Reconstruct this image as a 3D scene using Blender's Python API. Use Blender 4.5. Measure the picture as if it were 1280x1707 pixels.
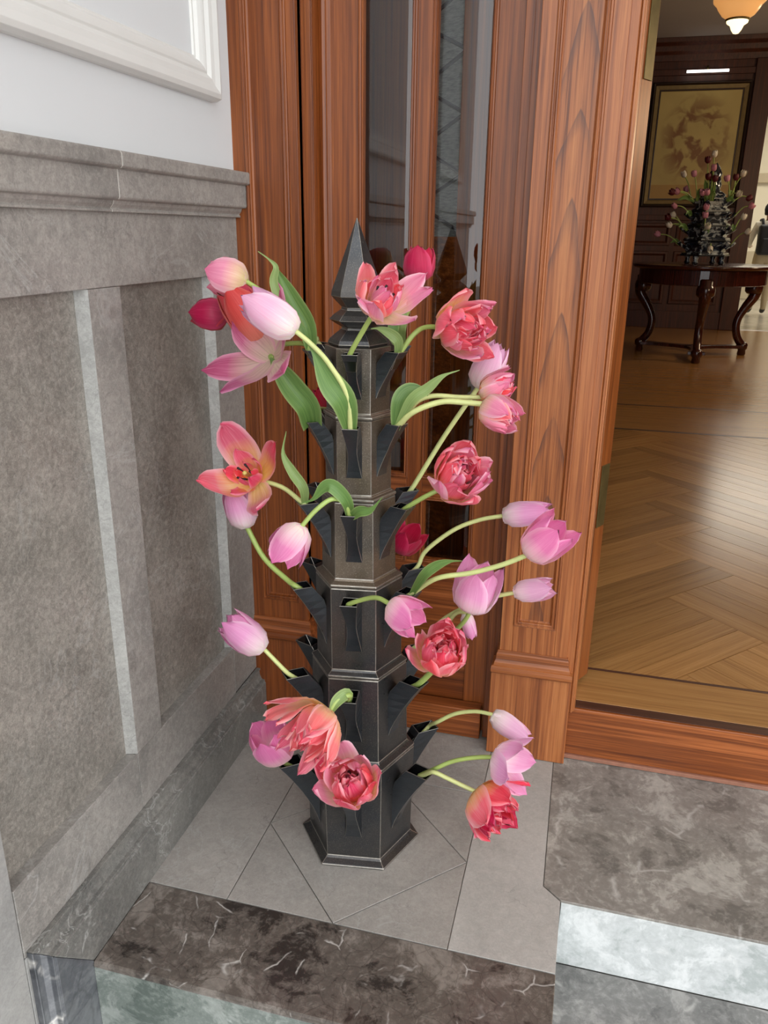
import bpy, bmesh, math, random
import numpy as np
from mathutils import Vector, Matrix

for o in list(bpy.data.objects):
    bpy.data.objects.remove(o)
SC = bpy.context.scene
COL = SC.collection

# ------------------------------------------------------------------ camera
F_PX, PITCH, ROLL, YAW, CAM_H = 1328.15, 0.338393, 0.011927, -0.254108, 1.2
def cam_axes():
    cy, sy = math.cos(YAW), math.sin(YAW)
    fw = Vector((sy*math.cos(PITCH), cy*math.cos(PITCH), -math.sin(PITCH)))
    rt = Vector((cy, -sy, 0)); up = rt.cross(fw)
    r2 = rt*math.cos(ROLL) + up*math.sin(ROLL)
    u2 = -rt*math.sin(ROLL) + up*math.cos(ROLL)
    return r2, u2, fw
CR, CU, CF = cam_axes()
cam_d = bpy.data.cameras.new('camera'); cam = bpy.data.objects.new('camera', cam_d); COL.objects.link(cam)
cam_d.sensor_fit = 'VERTICAL'; cam_d.sensor_height = 36.0; cam_d.lens = 36.0*F_PX/1707.0
cam_d.clip_start = .02; cam_d.clip_end = 200
m = Matrix((CR, CU, -CF)).transposed().to_4x4(); m.translation = (0, 0, CAM_H)
cam.matrix_world = m
SC.camera = cam
def at(px, py, Y):
    """world point seen at a photo pixel, standing at depth Y"""
    d = CF*F_PX + CR*(px-640) - CU*(py-853.5)
    t = Y/d.y
    return Vector((0, 0, CAM_H)) + d*t

# ------------------------------------------------------------------ world, exposure
W = bpy.data.worlds.new('overcast_sky'); SC.world = W; W.use_nodes = True
bg = W.node_tree.nodes['Background']
bg.inputs['Color'].default_value = (0.96, 0.98, 1.0, 1); bg.inputs['Strength'].default_value = 3.1
SC.view_settings.view_transform = 'Standard'; SC.view_settings.look = 'None'
SC.view_settings.gamma = 1; SC.view_settings.use_curve_mapping = False
SC.view_settings.exposure = 0.0

# ------------------------------------------------------------------ helpers: objects
def link(name, me, mat=None, parent=None):
    o = bpy.data.objects.new(name, me); COL.objects.link(o)
    if mat is not None and hasattr(me, 'materials') and not me.materials:
        for mm in (mat if isinstance(mat, (list, tuple)) else [mat]): me.materials.append(mm)
    if parent is not None: adopt(o, parent)
    return o
def adopt(o, parent):
    o.parent = parent
    p = parent; off = Vector((0, 0, 0))
    o.matrix_parent_inverse = Matrix.Translation(-Vector(parent.get('_base', (0, 0, 0))))
def empty(name, loc, label=None, cat=None, group=None, kind=None):
    o = bpy.data.objects.new(name, None); COL.objects.link(o); o.location = loc
    o.empty_display_size = .02
    BASES[o.name] = Vector(loc)
    tag(o, label, cat, group, kind); return o
BASES = {}
def adopt(o, parent):
    o.parent = parent
    o.matrix_parent_inverse = Matrix.Translation(-BASES.get(parent.name, Vector((0, 0, 0))))
def tag(o, label=None, cat=None, group=None, kind=None):
    if label: o['label'] = label
    if cat: o['category'] = cat
    if group: o['group'] = group
    if kind: o['kind'] = kind
    return o
def mesh(name, verts, faces, smooth=False, uvs=None):
    me = bpy.data.meshes.new(name)
    me.from_pydata([tuple(v) for v in verts], [], faces)
    if smooth: me.polygons.foreach_set('use_smooth', [True]*len(me.polygons))
    if uvs is not None:
        ul = me.uv_layers.new(name='UVMap')
        li = np.zeros(len(me.loops), dtype=np.int32); me.loops.foreach_get('vertex_index', li)
        ul.data.foreach_set('uv', np.array(uvs, dtype=np.float32)[li].ravel())
    me.update(); return me
class MB:
    def __init__(s): s.v = []; s.f = []
    def add(s, v, f):
        n = len(s.v); s.v += [tuple(p) for p in v]; s.f += [tuple(i+n for i in q) for q in f]; return s
    def box(s, x0, x1, y0, y1, z0, z1):
        return s.add([(x0,y0,z0),(x1,y0,z0),(x1,y1,z0),(x0,y1,z0),(x0,y0,z1),(x1,y0,z1),(x1,y1,z1),(x0,y1,z1)],
              [(0,3,2,1),(4,5,6,7),(0,1,5,4),(1,2,6,5),(2,3,7,6),(3,0,4,7)])
    def prism(s, poly, z0, z1):
        n = len(poly)
        a = sum(poly[i][0]*poly[(i+1)%n][1]-poly[(i+1)%n][0]*poly[i][1] for i in range(n))
        if a < 0: poly = poly[::-1]
        return s.add([(x,y,z0) for x,y in poly]+[(x,y,z1) for x,y in poly],
              [tuple(range(n))[::-1], tuple(range(n,2*n))]+[(i,(i+1)%n,n+(i+1)%n,n+i) for i in range(n)])
    def extrude(s, prof, a, b, fn):
        """closed 2D profile swept from a to b, fn(p,q,t)->xyz"""
        n = len(prof)
        return s.add([fn(p,q,a) for p,q in prof]+[fn(p,q,b) for p,q in prof],
              [tuple(range(n))[::-1], tuple(range(n,2*n))]+[(i,(i+1)%n,n+(i+1)%n,n+i) for i in range(n)])
    def sweep(s, rect, prof, fn, fill=False):
        """mitred moulding round a rectangle; prof=(inset,height); fn(u,v,h)->xyz"""
        u0,u1,v0,v1 = rect; V = []; Fc = []
        for i,h in prof:
            V += [fn(u0+i,v0+i,h),fn(u1-i,v0+i,h),fn(u1-i,v1-i,h),fn(u0+i,v1-i,h)]
        for k in range(len(prof)-1):
            for j in range(4):
                Fc.append((4*k+j,4*k+(j+1)%4,4*k+4+(j+1)%4,4*k+4+j))
        if fill: k = 4*(len(prof)-1); Fc.append((k,k+1,k+2,k+3))
        return s.add(V, Fc)
    def lathe(s, prof, n, c=(0,0,0), rot=0):
        V = []; Fc = []
        for r,z in prof:
            for i in range(n):
                a = 2*math.pi*i/n+rot; V.append((c[0]+r*math.cos(a), c[1]+r*math.sin(a), c[2]+z))
        for k in range(len(prof)-1):
            for i in range(n):
                Fc.append((k*n+i,k*n+(i+1)%n,(k+1)*n+(i+1)%n,(k+1)*n+i))
        if prof[0][0] > 1e-6: Fc.append(tuple(range(n))[::-1])
        if prof[-1][0] > 1e-6: Fc.append(tuple(range((len(prof)-1)*n, len(prof)*n)))
        return s.add(V, Fc)
    def tube(s, pts, rad, n=8):
        pts = [Vector(p) for p in pts]; V = []; Fc = []; ref = None
        for i,p in enumerate(pts):
            t = (pts[min(i+1,len(pts)-1)]-pts[max(i-1,0)]).normalized()
            if ref is None:
                ref = t.orthogonal().normalized()
            ref = (ref - t*ref.dot(t)).normalized(); bn = t.cross(ref)
            r = rad[i] if isinstance(rad,(list,tuple)) else rad
            for k in range(n):
                a = 2*math.pi*k/n; V.append(p+ref*math.cos(a)*r+bn*math.sin(a)*r)
        for i in range(len(pts)-1):
            for k in range(n):
                Fc.append((i*n+k,i*n+(k+1)%n,(i+1)*n+(k+1)%n,(i+1)*n+k))
        Fc.append(tuple(range(n))[::-1]); Fc.append(tuple(range((len(pts)-1)*n,len(pts)*n)))
        return s.add(V, Fc)
    def build(s, name, mat, parent=None, bevel=0, smooth=False, seg=2, edge_mat=-1):
        me = mesh(name, s.v, s.f, smooth); o = link(name, me, mat, parent)
        if bevel:
            b = o.modifiers.new('bevel','BEVEL'); b.width = bevel; b.segments = seg
            b.limit_method = 'ANGLE'; b.angle_limit = math.radians(28); b.harden_normals = False
            if edge_mat >= 0: b.material = edge_mat
        return o
def spline(pts, n):
    pts = [Vector(p) for p in pts]
    P = [pts[0]*2-pts[1]]+pts+[pts[-1]*2-pts[-2]]; out = []
    for i in range(1, len(P)-2):
        for k in range(n):
            t = k/n
            out.append(.5*((2*P[i])+(P[i+1]-P[i-1])*t+(2*P[i-1]-5*P[i]+4*P[i+1]-P[i+2])*t*t+(-P[i-1]+3*P[i]-3*P[i+1]+P[i+2])*t**3))
    out.append(pts[-1]); return out

# ------------------------------------------------------------------ helpers: materials
class NT:
    def __init__(s, name):
        s.m = bpy.data.materials.new(name); s.m.use_nodes = True
        s.t = s.m.node_tree; s.b = s.t.nodes['Principled BSDF']; s.out = s.t.nodes['Material Output']
    def n(s, typ, ins=None, **kw):
        nd = s.t.nodes.new(typ)
        for k,v in kw.items(): setattr(nd, k, v)
        for k,v in (ins or {}).items():
            if isinstance(v, bpy.types.NodeSocket): s.t.links.new(v, nd.inputs[k])
            else: nd.inputs[k].default_value = v
        return nd
    def co(s, scale=(1,1,1), loc=(0,0,0), rot=(0,0,0), src='Object'):
        tc = s.n('ShaderNodeTexCoord')
        return s.n('ShaderNodeMapping', {'Vector': tc.outputs[src], 'Scale': scale, 'Location': loc, 'Rotation': rot}).outputs[0]
    def noise(s, vec, scale, detail=4, rough=.55, dist=0):
        return s.n('ShaderNodeTexNoise', {'Vector': vec, 'Scale': scale, 'Detail': detail, 'Roughness': rough, 'Distortion': dist}).outputs['Fac']
    def ramp(s, fac, stops, interp='LINEAR'):
        r = s.n('ShaderNodeValToRGB', {'Fac': fac}); e = r.color_ramp.elements; r.color_ramp.interpolation = interp
        while len(e) < len(stops): e.new(.5)
        for k,(p,c) in enumerate(stops):
            e[k].position = p; e[k].color = (*c,1) if isinstance(c,(tuple,list)) else (c,c,c,1)
        return r.outputs['Color']
    def mix(s, fac, a, b, blend='MIX'):
        nd = s.n('ShaderNodeMix', data_type='RGBA', blend_type=blend)
        for i,v in ((0,fac),(6,a),(7,b)):
            if isinstance(v, bpy.types.NodeSocket): s.t.links.new(v, nd.inputs[i])
            else: nd.inputs[i].default_value = (*v,1) if isinstance(v,(tuple,list)) and len(v)==3 else v
        return nd.outputs[2]
    def math(s, op, a, b=0.0, c=0.0, clamp=False):
        nd = s.n('ShaderNodeMath', operation=op, use_clamp=clamp)
        for i,v in enumerate((a,b,c)):
            if isinstance(v, bpy.types.NodeSocket): s.t.links.new(v, nd.inputs[i])
            else: nd.inputs[i].default_value = v
        return nd.outputs[0]
    def set(s, **kw):
        for k,v in kw.items():
            k = k.replace('_',' ')
            if isinstance(v, bpy.types.NodeSocket): s.t.links.new(v, s.b.inputs[k])
            else: s.b.inputs[k].default_value = (*v,1) if isinstance(v,(tuple,list)) and len(v)==3 else v
        return s
    def bump(s, h, strength=.2, dist=.002):
        s.t.links.new(s.n('ShaderNodeBump', {'Height': h, 'Strength': strength, 'Distance': dist}).outputs[0], s.b.inputs['Normal'])
        return s
    def rnd(s): return s.n('ShaderNodeObjectInfo').outputs['Random']
def lin(r,g,b): return tuple((c/255/12.92 if c/255<=.04045 else ((c/255+.055)/1.055)**2.4) for c in (r,g,b))

def wood(name, dark, mid, light, axis='z', rough=.38, arches=None, coat=.06, var=.25, tone=0.0):
    N = NT(name); ax = {'x':0,'y':1,'z':2}[axis]
    def sc(a, l): v = [a,a,a]; v[ax] = l; return tuple(v)
    r = N.rnd(); c0 = N.n('ShaderNodeTexCoord').outputs['Object']
    off = N.n('ShaderNodeCombineXYZ', {0:N.math('MULTIPLY',r,7),1:N.math('MULTIPLY',r,13),2:N.math('MULTIPLY',r,5)}).outputs[0]
    cv = N.n('ShaderNodeVectorMath', {0:c0,1:off}, operation='ADD').outputs[0]
    def mp(a,l): return N.n('ShaderNodeMapping', {'Vector':cv,'Scale':sc(a,l)}).outputs[0]
    g = N.noise(mp(150,2.4),1.0,6,.65,.5); g2 = N.noise(mp(38,1.0),1.0,4,.6,.6)
    g = N.math('ADD', N.math('MULTIPLY',g,.6), N.math('MULTIPLY',g2,.4))
    big = N.noise(mp(7,.5),1.0,3,.5)
    col = N.ramp(g, [(.36,dark),(.5,mid),(.64,light)])
    col = N.mix(N.math('MULTIPLY',big,var*1.6), col, dark)
    pores = N.noise(mp(420,9),1.0,3,.6)
    pf = N.ramp(pores, [(.55,0.0),(.68,1.0)])
    col = N.mix(N.math('MULTIPLY',pf,.30), col, tuple(x*.35 for x in dark))
    if arches:
        xc, zs, kx = arches
        sx = N.n('ShaderNodeSeparateXYZ', {0:c0})
        dx = N.math('SUBTRACT', sx.outputs[0], xc)
        wob = N.noise(N.co((16,16,3.2)),1.0,3,.55)
        dx = N.math('ADD', dx, N.math('MULTIPLY', N.math('SUBTRACT',wob,.5), .022))
        t = N.math('ADD', N.math('MULTIPLY',sx.outputs[2],zs), N.math('MULTIPLY', N.math('POWER',N.math('ABSOLUTE',dx),1.35),kx))
        t = N.math('ADD', t, N.math('MULTIPLY', N.noise(N.co((3,3,2.2)),1.0,2), 1.6))
        fr = N.math('FRACT', t)
        ln = N.ramp(fr, [(0,0.0),(.72,.05),(.93,.75),(.97,1.0),(1.0,0.0)])
        fade = N.ramp(N.noise(mp(40,5),1.0,4), [(.35,.25),(.6,1.0)])
        col = N.mix(N.math('MULTIPLY',N.math('MULTIPLY',ln,fade),.85), col, lin(74,46,38))
    if tone: col = N.n('ShaderNodeHueSaturation', {'Color':col,'Value':N.math('ADD',N.math('MULTIPLY',r,tone),1-tone*.5)}).outputs[0]
    N.set(Base_Color=col, Roughness=rough, Coat_Weight=coat, Coat_Roughness=.25)
    N.bump(g,.12,.0008)
    return N.m

def stone(name, base, alt, speck=.35, rough=.35, vein=0.0, scale=1.0, gloss_var=True, veincol=(.5,.5,.48)):
    N = NT(name); r = N.rnd()
    c0 = N.n('ShaderNodeTexCoord').outputs['Object']
    off = N.n('ShaderNodeCombineXYZ', {0:N.math('MULTIPLY',r,9),1:N.math('MULTIPLY',r,17),2:N.math('MULTIPLY',r,5)}).outputs[0]
    cv = N.n('ShaderNodeVectorMath', {0:c0,1:off}, operation='ADD').outputs[0]
    a = N.noise(cv,5*scale,5,.6,.6); b = N.noise(cv,75*scale,6,.8,.6); cc = N.noise(cv,330*scale,3,.65)
    col = N.ramp(a, [(.3,base),(.7,alt)])
    d = tuple(x*.45 for x in base); l = tuple(min(1,x*1.75) for x in alt)
    col = N.mix(N.math('MULTIPLY',N.ramp(b,[(.30,1.0),(.5,0.0)]),speck), col, d)
    col = N.mix(N.math('MULTIPLY',N.ramp(cc,[(.30,1.0),(.46,0.0)]),speck*.8), col, d)
    col = N.mix(N.math('MULTIPLY',N.ramp(b,[(.5,0.0),(.78,1.0)]),speck), col, l)
    col = N.mix(N.math('MULTIPLY',N.ramp(cc,[(.58,0.0),(.75,1.0)]),speck*.8), col, l)
    cr_ = N.n('ShaderNodeTexVoronoi', {'Vector':N.n('ShaderNodeVectorMath', {0:cv,1:N.n('ShaderNodeVectorMath', {0:N.n('ShaderNodeTexNoise', {'Vector':cv,'Scale':14.0,'Detail':5.0}).outputs['Color'],3:.16}, operation='SCALE').outputs[0]}, operation='ADD').outputs[0],'Scale':7.0*scale}, feature='DISTANCE_TO_EDGE').outputs['Distance']
    col = N.mix(N.math('MULTIPLY',N.math('MULTIPLY',N.ramp(cr_,[(0,1.0),(.012,0.0)]),N.ramp(N.noise(cv,6.0,3),[(.48,0.0),(.6,1.0)])),.4), col, d)
    if vein:
        v = N.noise(cv,4.0*scale,5,.6,1.6)
        ve = N.ramp(N.math('ABSOLUTE',N.math('SUBTRACT',v,.5)), [(0,1.0),(.014,0.0)])
        mask = N.ramp(N.noise(cv,3.1*scale,2), [(.42,0.0),(.6,1.0)])
        col = N.mix(N.math('MULTIPLY',N.math('MULTIPLY',ve,mask),vein), col, veincol)
    N.set(Base_Color=col)
    N.set(Roughness=N.ramp(a,[(.2,rough*.8),(.8,min(1,rough*1.25))]) if gloss_var else rough)
    N.bump(b,.10,.0008)
    return N.m

def marble(name, c1, c2, c3, vein=(.62,.6,.56), vs=7.0, rough=.3, va=.9, ck=.35):
    N = NT(name); c0 = N.co(); w = N.n('ShaderNodeTexNoise', {'Vector':c0,'Scale':9.0,'Detail':4.0})
    warp = N.n('ShaderNodeVectorMath', {0:w.outputs["Color"],3:.06}, operation='SCALE').outputs[0]
    cv = N.n('ShaderNodeVectorMath', {0:c0,1:warp}, operation='ADD').outputs[0]
    a = N.noise(cv,9,6,.7,.25); fine = N.noise(cv,70,5,.7)
    col = N.ramp(a, [(.40,c1),(.46,c2),(.53,c2),(.60,c3)])
    col = N.mix(N.math('MULTIPLY',N.ramp(fine,[(.5,0.0),(.8,1.0)]),.35), col, tuple(min(1,x*1.9) for x in c3))
    col = N.mix(N.math('MULTIPLY',N.ramp(fine,[(.2,1.0),(.48,0.0)]),.35), col, tuple(x*.5 for x in c1))
    vo = N.n('ShaderNodeTexVoronoi', {'Vector':cv,'Scale':vs}, feature='DISTANCE_TO_EDGE').outputs['Distance']
    ve = N.ramp(vo, [(0,1.0),(.022,0.0)])
    mask = N.ramp(N.noise(c0,15,3), [(.52,0.0),(.60,1.0)])
    col = N.mix(N.math('MULTIPLY',N.math('MULTIPLY',ve,mask),va), col, vein)
    vo2 = N.n('ShaderNodeTexVoronoi', {'Vector':cv,'Scale':vs*2.3}, feature='DISTANCE_TO_EDGE').outputs['Distance']
    col = N.mix(N.math('MULTIPLY',N.ramp(vo2,[(0,1.0),(.03,0.0)]),ck), col, tuple(x*.4 for x in c1))
    N.set(Base_Color=col, Roughness=rough); N.bump(fine,.06,.0005)
    return N.m

def plain(name, col, rough=.5, metal=0.0, nscale=0, namp=.15, emis=None, estr=0, coat=0.0):
    N = NT(name)
    if nscale:
        n = N.noise(N.co(), nscale, 4)
        cc = N.ramp(n, [(.25,tuple(x*(1-namp) for x in col)),(.75,tuple(min(1,x*(1+namp)) for x in col))])
        N.set(Base_Color=cc)
    else: N.set(Base_Color=col)
    N.set(Roughness=rough, Metallic=metal, Coat_Weight=coat)
    if emis: N.set(Emission_Color=emis, Emission_Strength=estr)
    return N.m

def glass(name, tint=(.9,.92,.9)):
    N = NT(name)
    tr = N.n('ShaderNodeBsdfTransparent', {'Color':(*tint,1)}).outputs[0]
    gl = N.n('ShaderNodeBsdfGlossy', {'Color':(1,1,1,1),'Roughness':.015}).outputs[0]
    fr = N.n('ShaderNodeFresnel', {'IOR':1.65}).outputs[0]
    mx = N.n('ShaderNodeMixShader', {0:fr,1:tr,2:gl}).outputs[0]
    N.t.links.new(mx, N.out.inputs['Surface']); return N.m

M = {}
TD,TM,TL = lin(84,37,11), lin(132,69,26), lin(163,91,39)  # base teak tones darkened to hold the shade on the left side
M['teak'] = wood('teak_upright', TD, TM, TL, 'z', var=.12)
M['teak_faded'] = wood('teak_faded_upright', lin(112,58,27), lin(160,93,49), lin(190,122,70), 'z', var=.1)  # same teak, lightened: stronger light on the right pilaster put into the colour
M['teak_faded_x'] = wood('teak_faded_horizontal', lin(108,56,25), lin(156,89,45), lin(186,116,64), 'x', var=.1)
M['teak_arch'] = wood('teak_cathedral_grain', TD, lin(164,97,51), lin(193,125,72), 'z', arches=(-.072,5.0,60.0), var=.1)  # panel tones lifted likewise for the light falling on this pilaster
M['teak_x'] = wood('teak_horizontal', TD, TM, lin(180,104,54), 'x', var=.15)
M['teak_dark'] = wood('teak_dark_strip', lin(45,24,16), lin(72,40,28), lin(92,54,40), 'x', var=.1)
M['mahog'] = wood('mahogany', lin(46,20,12), lin(74,34,20), lin(98,48,28), 'z', rough=.5, coat=0.0)
M['table'] = wood('mahogany_polished', lin(34,10,7), lin(62,22,15), lin(84,34,22), 'z', rough=.2, coat=.4)
OD,OM,OL = lin(148,104,58), lin(172,125,72), lin(186,139,84)
M['oak1'] = wood('oak_plank', OD, OM, OL, 'x', rough=.22, coat=.2, var=.12, tone=.38)
M['oak_flat'] = wood('oak_border', OD, OM, OL, 'x', rough=.22, coat=.2)
M['dado'] = stone('grey_limestone', lin(128,125,120), lin(164,159,152), .42, .32, .35)
M['dado_panel'] = stone('grey_limestone_panel', lin(118,114,107), lin(154,148,139), .62, .34, .25, 1.3)
M['dado_pale'] = stone('pale_limestone', lin(140,139,136), lin(164,162,158), .25, .4, .1)
M['skirt'] = stone('dark_limestone', lin(96,96,93), lin(132,130,124), .5, .3, .5, 1.4, veincol=(.55,.55,.52))
M['skirt_blue'] = marble('blue_black_marble', lin(62,64,68), lin(84,86,90), lin(104,106,108), vs=4.0, rough=.28)
M['tile'] = stone('grey_floor_tile', lin(146,142,136), lin(170,165,158), .25, .36, .3, 1.2)
M['tile_pale'] = stone('pale_floor_tile', lin(166,163,157), lin(188,184,178), .2, .36, .2, 1.0)
M['marble'] = marble('brown_black_marble', lin(54,48,44), lin(96,88,81), lin(132,124,116), vs=11.0, va=.75)
M['slab'] = marble('grey_brown_marble', lin(112,108,102), lin(138,133,126), lin(170,166,158), vs=5.0, rough=.32, va=.5, ck=.12)
M['slab2'] = marble('grey_marble', lin(104,103,101), lin(124,123,120), lin(152,150,146), vs=5.0, rough=.3, va=.5, ck=.12)
M['riser'] = marble('pale_green_grey_marble', lin(176,182,180), lin(198,202,201), lin(218,221,220), vein=(.8,.8,.78), vs=4.0, rough=.25, va=.4, ck=.07)  # paleness includes sky light on the step fronts, mixed into the stone colour
M['riser_g'] = marble('green_grey_marble', lin(88,98,92), lin(116,124,118), lin(146,152,146), vein=(.7,.72,.7), vs=4.5, rough=.25, ck=.1)
M['grout'] = plain('grout', lin(150,146,138), .9, nscale=80)
M['grout_dark'] = plain('grout_dark', lin(70,66,62), .9, nscale=80)
M['plaster'] = plain('white_plaster', lin(218,220,220), .6, nscale=3, namp=.02)
M['gloss_white'] = plain('white_gloss_paint', lin(222,221,216), .4, nscale=12, namp=.02)
M['glass'] = glass('bevelled_glass')
M['brass'] = plain('aged_brass', lin(112,100,62), .42, .8, nscale=30, namp=.25)

# vase glaze
def glaze(name, a, b, spk):
    N = NT(name); c = N.co()
    big = N.noise(c,7,4,.6); fine = N.noise(c,620,2,.6); md = N.noise(c,30,4,.6)
    col = N.ramp(big, [(.35,a),(.68,b)])
    col = N.mix(N.math('MULTIPLY',N.ramp(fine,[(.55,0.0),(.72,1.0)]),spk), col, lin(196,186,168))
    N.set(Base_Color=col, Metallic=.55, Roughness=N.ramp(md,[(.3,.26),(.7,.44)]), Coat_Weight=.25, Coat_Roughness=.15)
    N.bump(fine,.05,.0004); return N.m
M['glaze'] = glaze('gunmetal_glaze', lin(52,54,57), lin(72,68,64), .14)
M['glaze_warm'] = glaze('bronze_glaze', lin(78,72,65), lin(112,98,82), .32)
M['glaze_dark'] = glaze('black_glaze', lin(46,50,54), lin(62,67,72), .05)
M['glaze_edge'] = plain('worn_silver_edge', lin(150,145,136), .3, .7, nscale=120, namp=.3)
M['spout_in'] = plain('spout_inside_black', (.006,.006,.007), .15)

# petals: colour along (v) and across (u) the petal
def petal(name, base, mid, tip, edge, streak=.25, inner=None, tr=.38):
    N = NT(name); uv = N.n('ShaderNodeUVMap'); s = N.n('ShaderNodeSeparateXYZ', {0:uv.outputs[0]})
    u,v = s.outputs[0], s.outputs[1]
    r = N.rnd()
    col = N.ramp(v, [(.12,base),(.32,tuple(.62*a+.38*b for a,b in zip(base,mid))),(.58,mid),(1.0,tip)])
    st = N.noise(N.n('ShaderNodeCombineXYZ', {0:N.math('ADD',N.math('MULTIPLY',u,26),N.math('MULTIPLY',r,40)),1:N.math('MULTIPLY',v,1.6),2:r}).outputs[0],1.0,4,.6)
    col = N.mix(N.math('MULTIPLY',N.ramp(st,[(.42,0.0),(.7,1.0)]),streak), col, tuple(x*.78 for x in tip))
    col = N.mix(N.math('MULTIPLY',N.ramp(st,[(.3,1.0),(.5,0.0)]),streak), col, edge)
    eu = N.math('ABSOLUTE',N.math('SUBTRACT',N.math('MULTIPLY',u,2),1))
    col = N.mix(N.math('MULTIPLY',N.ramp(eu,[(.62,0.0),(1.0,1.0)]),.75), col, edge)
    hs = N.n('ShaderNodeHueSaturation', {'Color':col,'Saturation':1.0,'Value':N.math('ADD',N.math('MULTIPLY',r,.22),1.0),'Hue':N.math('ADD',N.math('MULTIPLY',r,.02),.49)}).outputs[0]
    N.set(Base_Color=hs, Roughness=.42, Sheen_Weight=.15, Specular_IOR_Level=.35)
    tl = N.n('ShaderNodeBsdfTranslucent', {'Color':hs}).outputs[0]
    mx = N.n('ShaderNodeMixShader', {0:tr,1:N.b.outputs[0],2:tl}).outputs[0]
    N.t.links.new(mx, N.out.inputs['Surface']); N.bump(st,.15,.0008)
    return N.m
M['lilac'] = petal('petal_lilac', lin(250,250,238), lin(234,172,212), lin(222,134,186), lin(248,218,234))
M['lilac_deep'] = petal('petal_deep_lilac', lin(250,246,232), lin(230,140,190), lin(220,110,170), lin(246,196,218))
M['crimson'] = petal('petal_crimson', lin(206,80,106), lin(206,30,76), lin(194,20,62), lin(232,84,122))
M['coral'] = petal('petal_coral', lin(248,230,140), lin(244,122,142), lin(236,88,116), lin(252,204,210), .3)
M['salmon'] = petal('petal_salmon', lin(248,230,160), lin(244,136,140), lin(238,108,126), lin(252,206,204), .3)
M['blush'] = petal('petal_blush', lin(246,240,180), lin(242,160,186), lin(232,120,160), lin(252,218,226), .3)
M['red'] = petal('petal_red', lin(248,214,100), lin(240,84,108), lin(230,60,92), lin(250,176,186), .3)
M['mauve'] = petal('petal_mauve', lin(230,215,190), lin(196,92,134), lin(178,70,116), lin(232,170,196), .4)
M['pale'] = petal('petal_pale_pink', lin(250,248,236), lin(240,196,220), lin(228,164,202), lin(250,228,238))
M['redcoral'] = petal('petal_red_coral', lin(226,150,130), lin(222,80,86), lin(206,58,74), lin(232,120,120))
def leafmat(name, a, b):
    N = NT(name); uv = N.n('ShaderNodeUVMap'); s = N.n('ShaderNodeSeparateXYZ', {0:uv.outputs[0]})
    st = N.noise(N.n('ShaderNodeCombineXYZ', {0:N.math('MULTIPLY',s.outputs[0],30),1:N.math('MULTIPLY',s.outputs[1],2),2:N.rnd()}).outputs[0],1.0,3)
    col = N.ramp(st, [(.3,a),(.7,b)])
    eu = N.math('ABSOLUTE',N.math('SUBTRACT',N.math('MULTIPLY',s.outputs[0],2),1))
    col = N.mix(N.math('MULTIPLY',N.ramp(eu,[(.8,0.0),(1.0,1.0)]),.5), col, lin(190,206,140))
    N.set(Base_Color=col, Roughness=.4)
    tl = N.n('ShaderNodeBsdfTranslucent', {'Color':col}).outputs[0]
    mx = N.n('ShaderNodeMixShader', {0:.3,1:N.b.outputs[0],2:tl}).outputs[0]
    N.t.links.new(mx, N.out.inputs['Surface']); return N.m
M['leaf'] = leafmat('tulip_leaf', lin(92,132,66), lin(128,164,88))
M['leaf_pale'] = leafmat('tulip_leaf_pale', lin(128,158,90), lin(166,190,120))
M['stem'] = plain('tulip_stem', lin(206,214,142), .4, nscale=30, namp=.12)
M['stem_dark'] = plain('tulip_stem_green', lin(164,186,102), .4, nscale=30, namp=.12)
M['pistil'] = plain('pistil', lin(214,196,110), .5)
M['stamen'] = plain('stamen', lin(36,22,26), .6)

# ================================================================== STRUCTURE
XW = -.765          # left wall plane
YD = 1.664          # pilaster front plane
ZF = .14            # indoor floor
ZL = -.157          # lower tread
ST = dict(kind='structure')

# ---- left wall
wl = empty('wall_left', (XW,.6,0), 'white plastered wall above grey stone panelling left of the vase', 'wall', **ST)
MB().box(XW-.25,XW-.03,-1.3,1.9,-.5,3.4).build('wall_core', M['grout_dark'], wl)
MB().box(XW-.06,XW,-1.3,1.668,1.312,3.4).build('plaster', M['plaster'], wl)
def wslab(name, y0,y1,z0,z1, mat, x=XW, t=.03, parent=wl, bev=.0012):
    return MB().box(x-t,x,y0,y1,z0,z1).build(name, mat, parent, bev)
J = .0006
wslab('stone_frieze', .20,1.667,1.111,1.24, M['dado'])
wslab('stone_stile', 1.112+J,1.203-J,.262,1.111-J, M['dado'])
wslab('stone_stile', 1.537+J,1.667,.14,1.111-J, M['dado'])
wslab('stone_stile', .30,.764-J,-.5,1.111-J, M['dado_pale'])
wslab('stone_rail', .765,1.112-J,.13,.262-J, M['dado'])
wslab('stone_rail', 1.112+J,1.537-J,.13,.262-J, M['dado'])
wslab('stone_panel', .764,1.113,.26,1.112, M['dado_panel'], XW-.021, .02)
wslab('stone_panel', 1.202,1.538,.26,1.112, M['dado_panel'], XW-.021, .02)
wslab('stone_infill', .7645,.785,-.5,.128, M['dado_pale'])
M['reveal'] = stone('pale_chamfer_stone', lin(150,149,145), lin(178,177,172), .3, .25)  # extra strip, paler than the panelling to paint skylight on the reveal
for yy,z0_ in ((1.112,.2625),(1.537,.2625)):
    MB().prism([(XW+.0003,yy+.0008),(XW-.0207,yy-.0065),(XW-.0207,yy+.0008)],z0_,1.1105).build('chamfer_strip', M['reveal'], wl)
wslab('stone_slab', -1.3,.30-J,-.5,1.24, M['dado_pale'])
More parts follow.
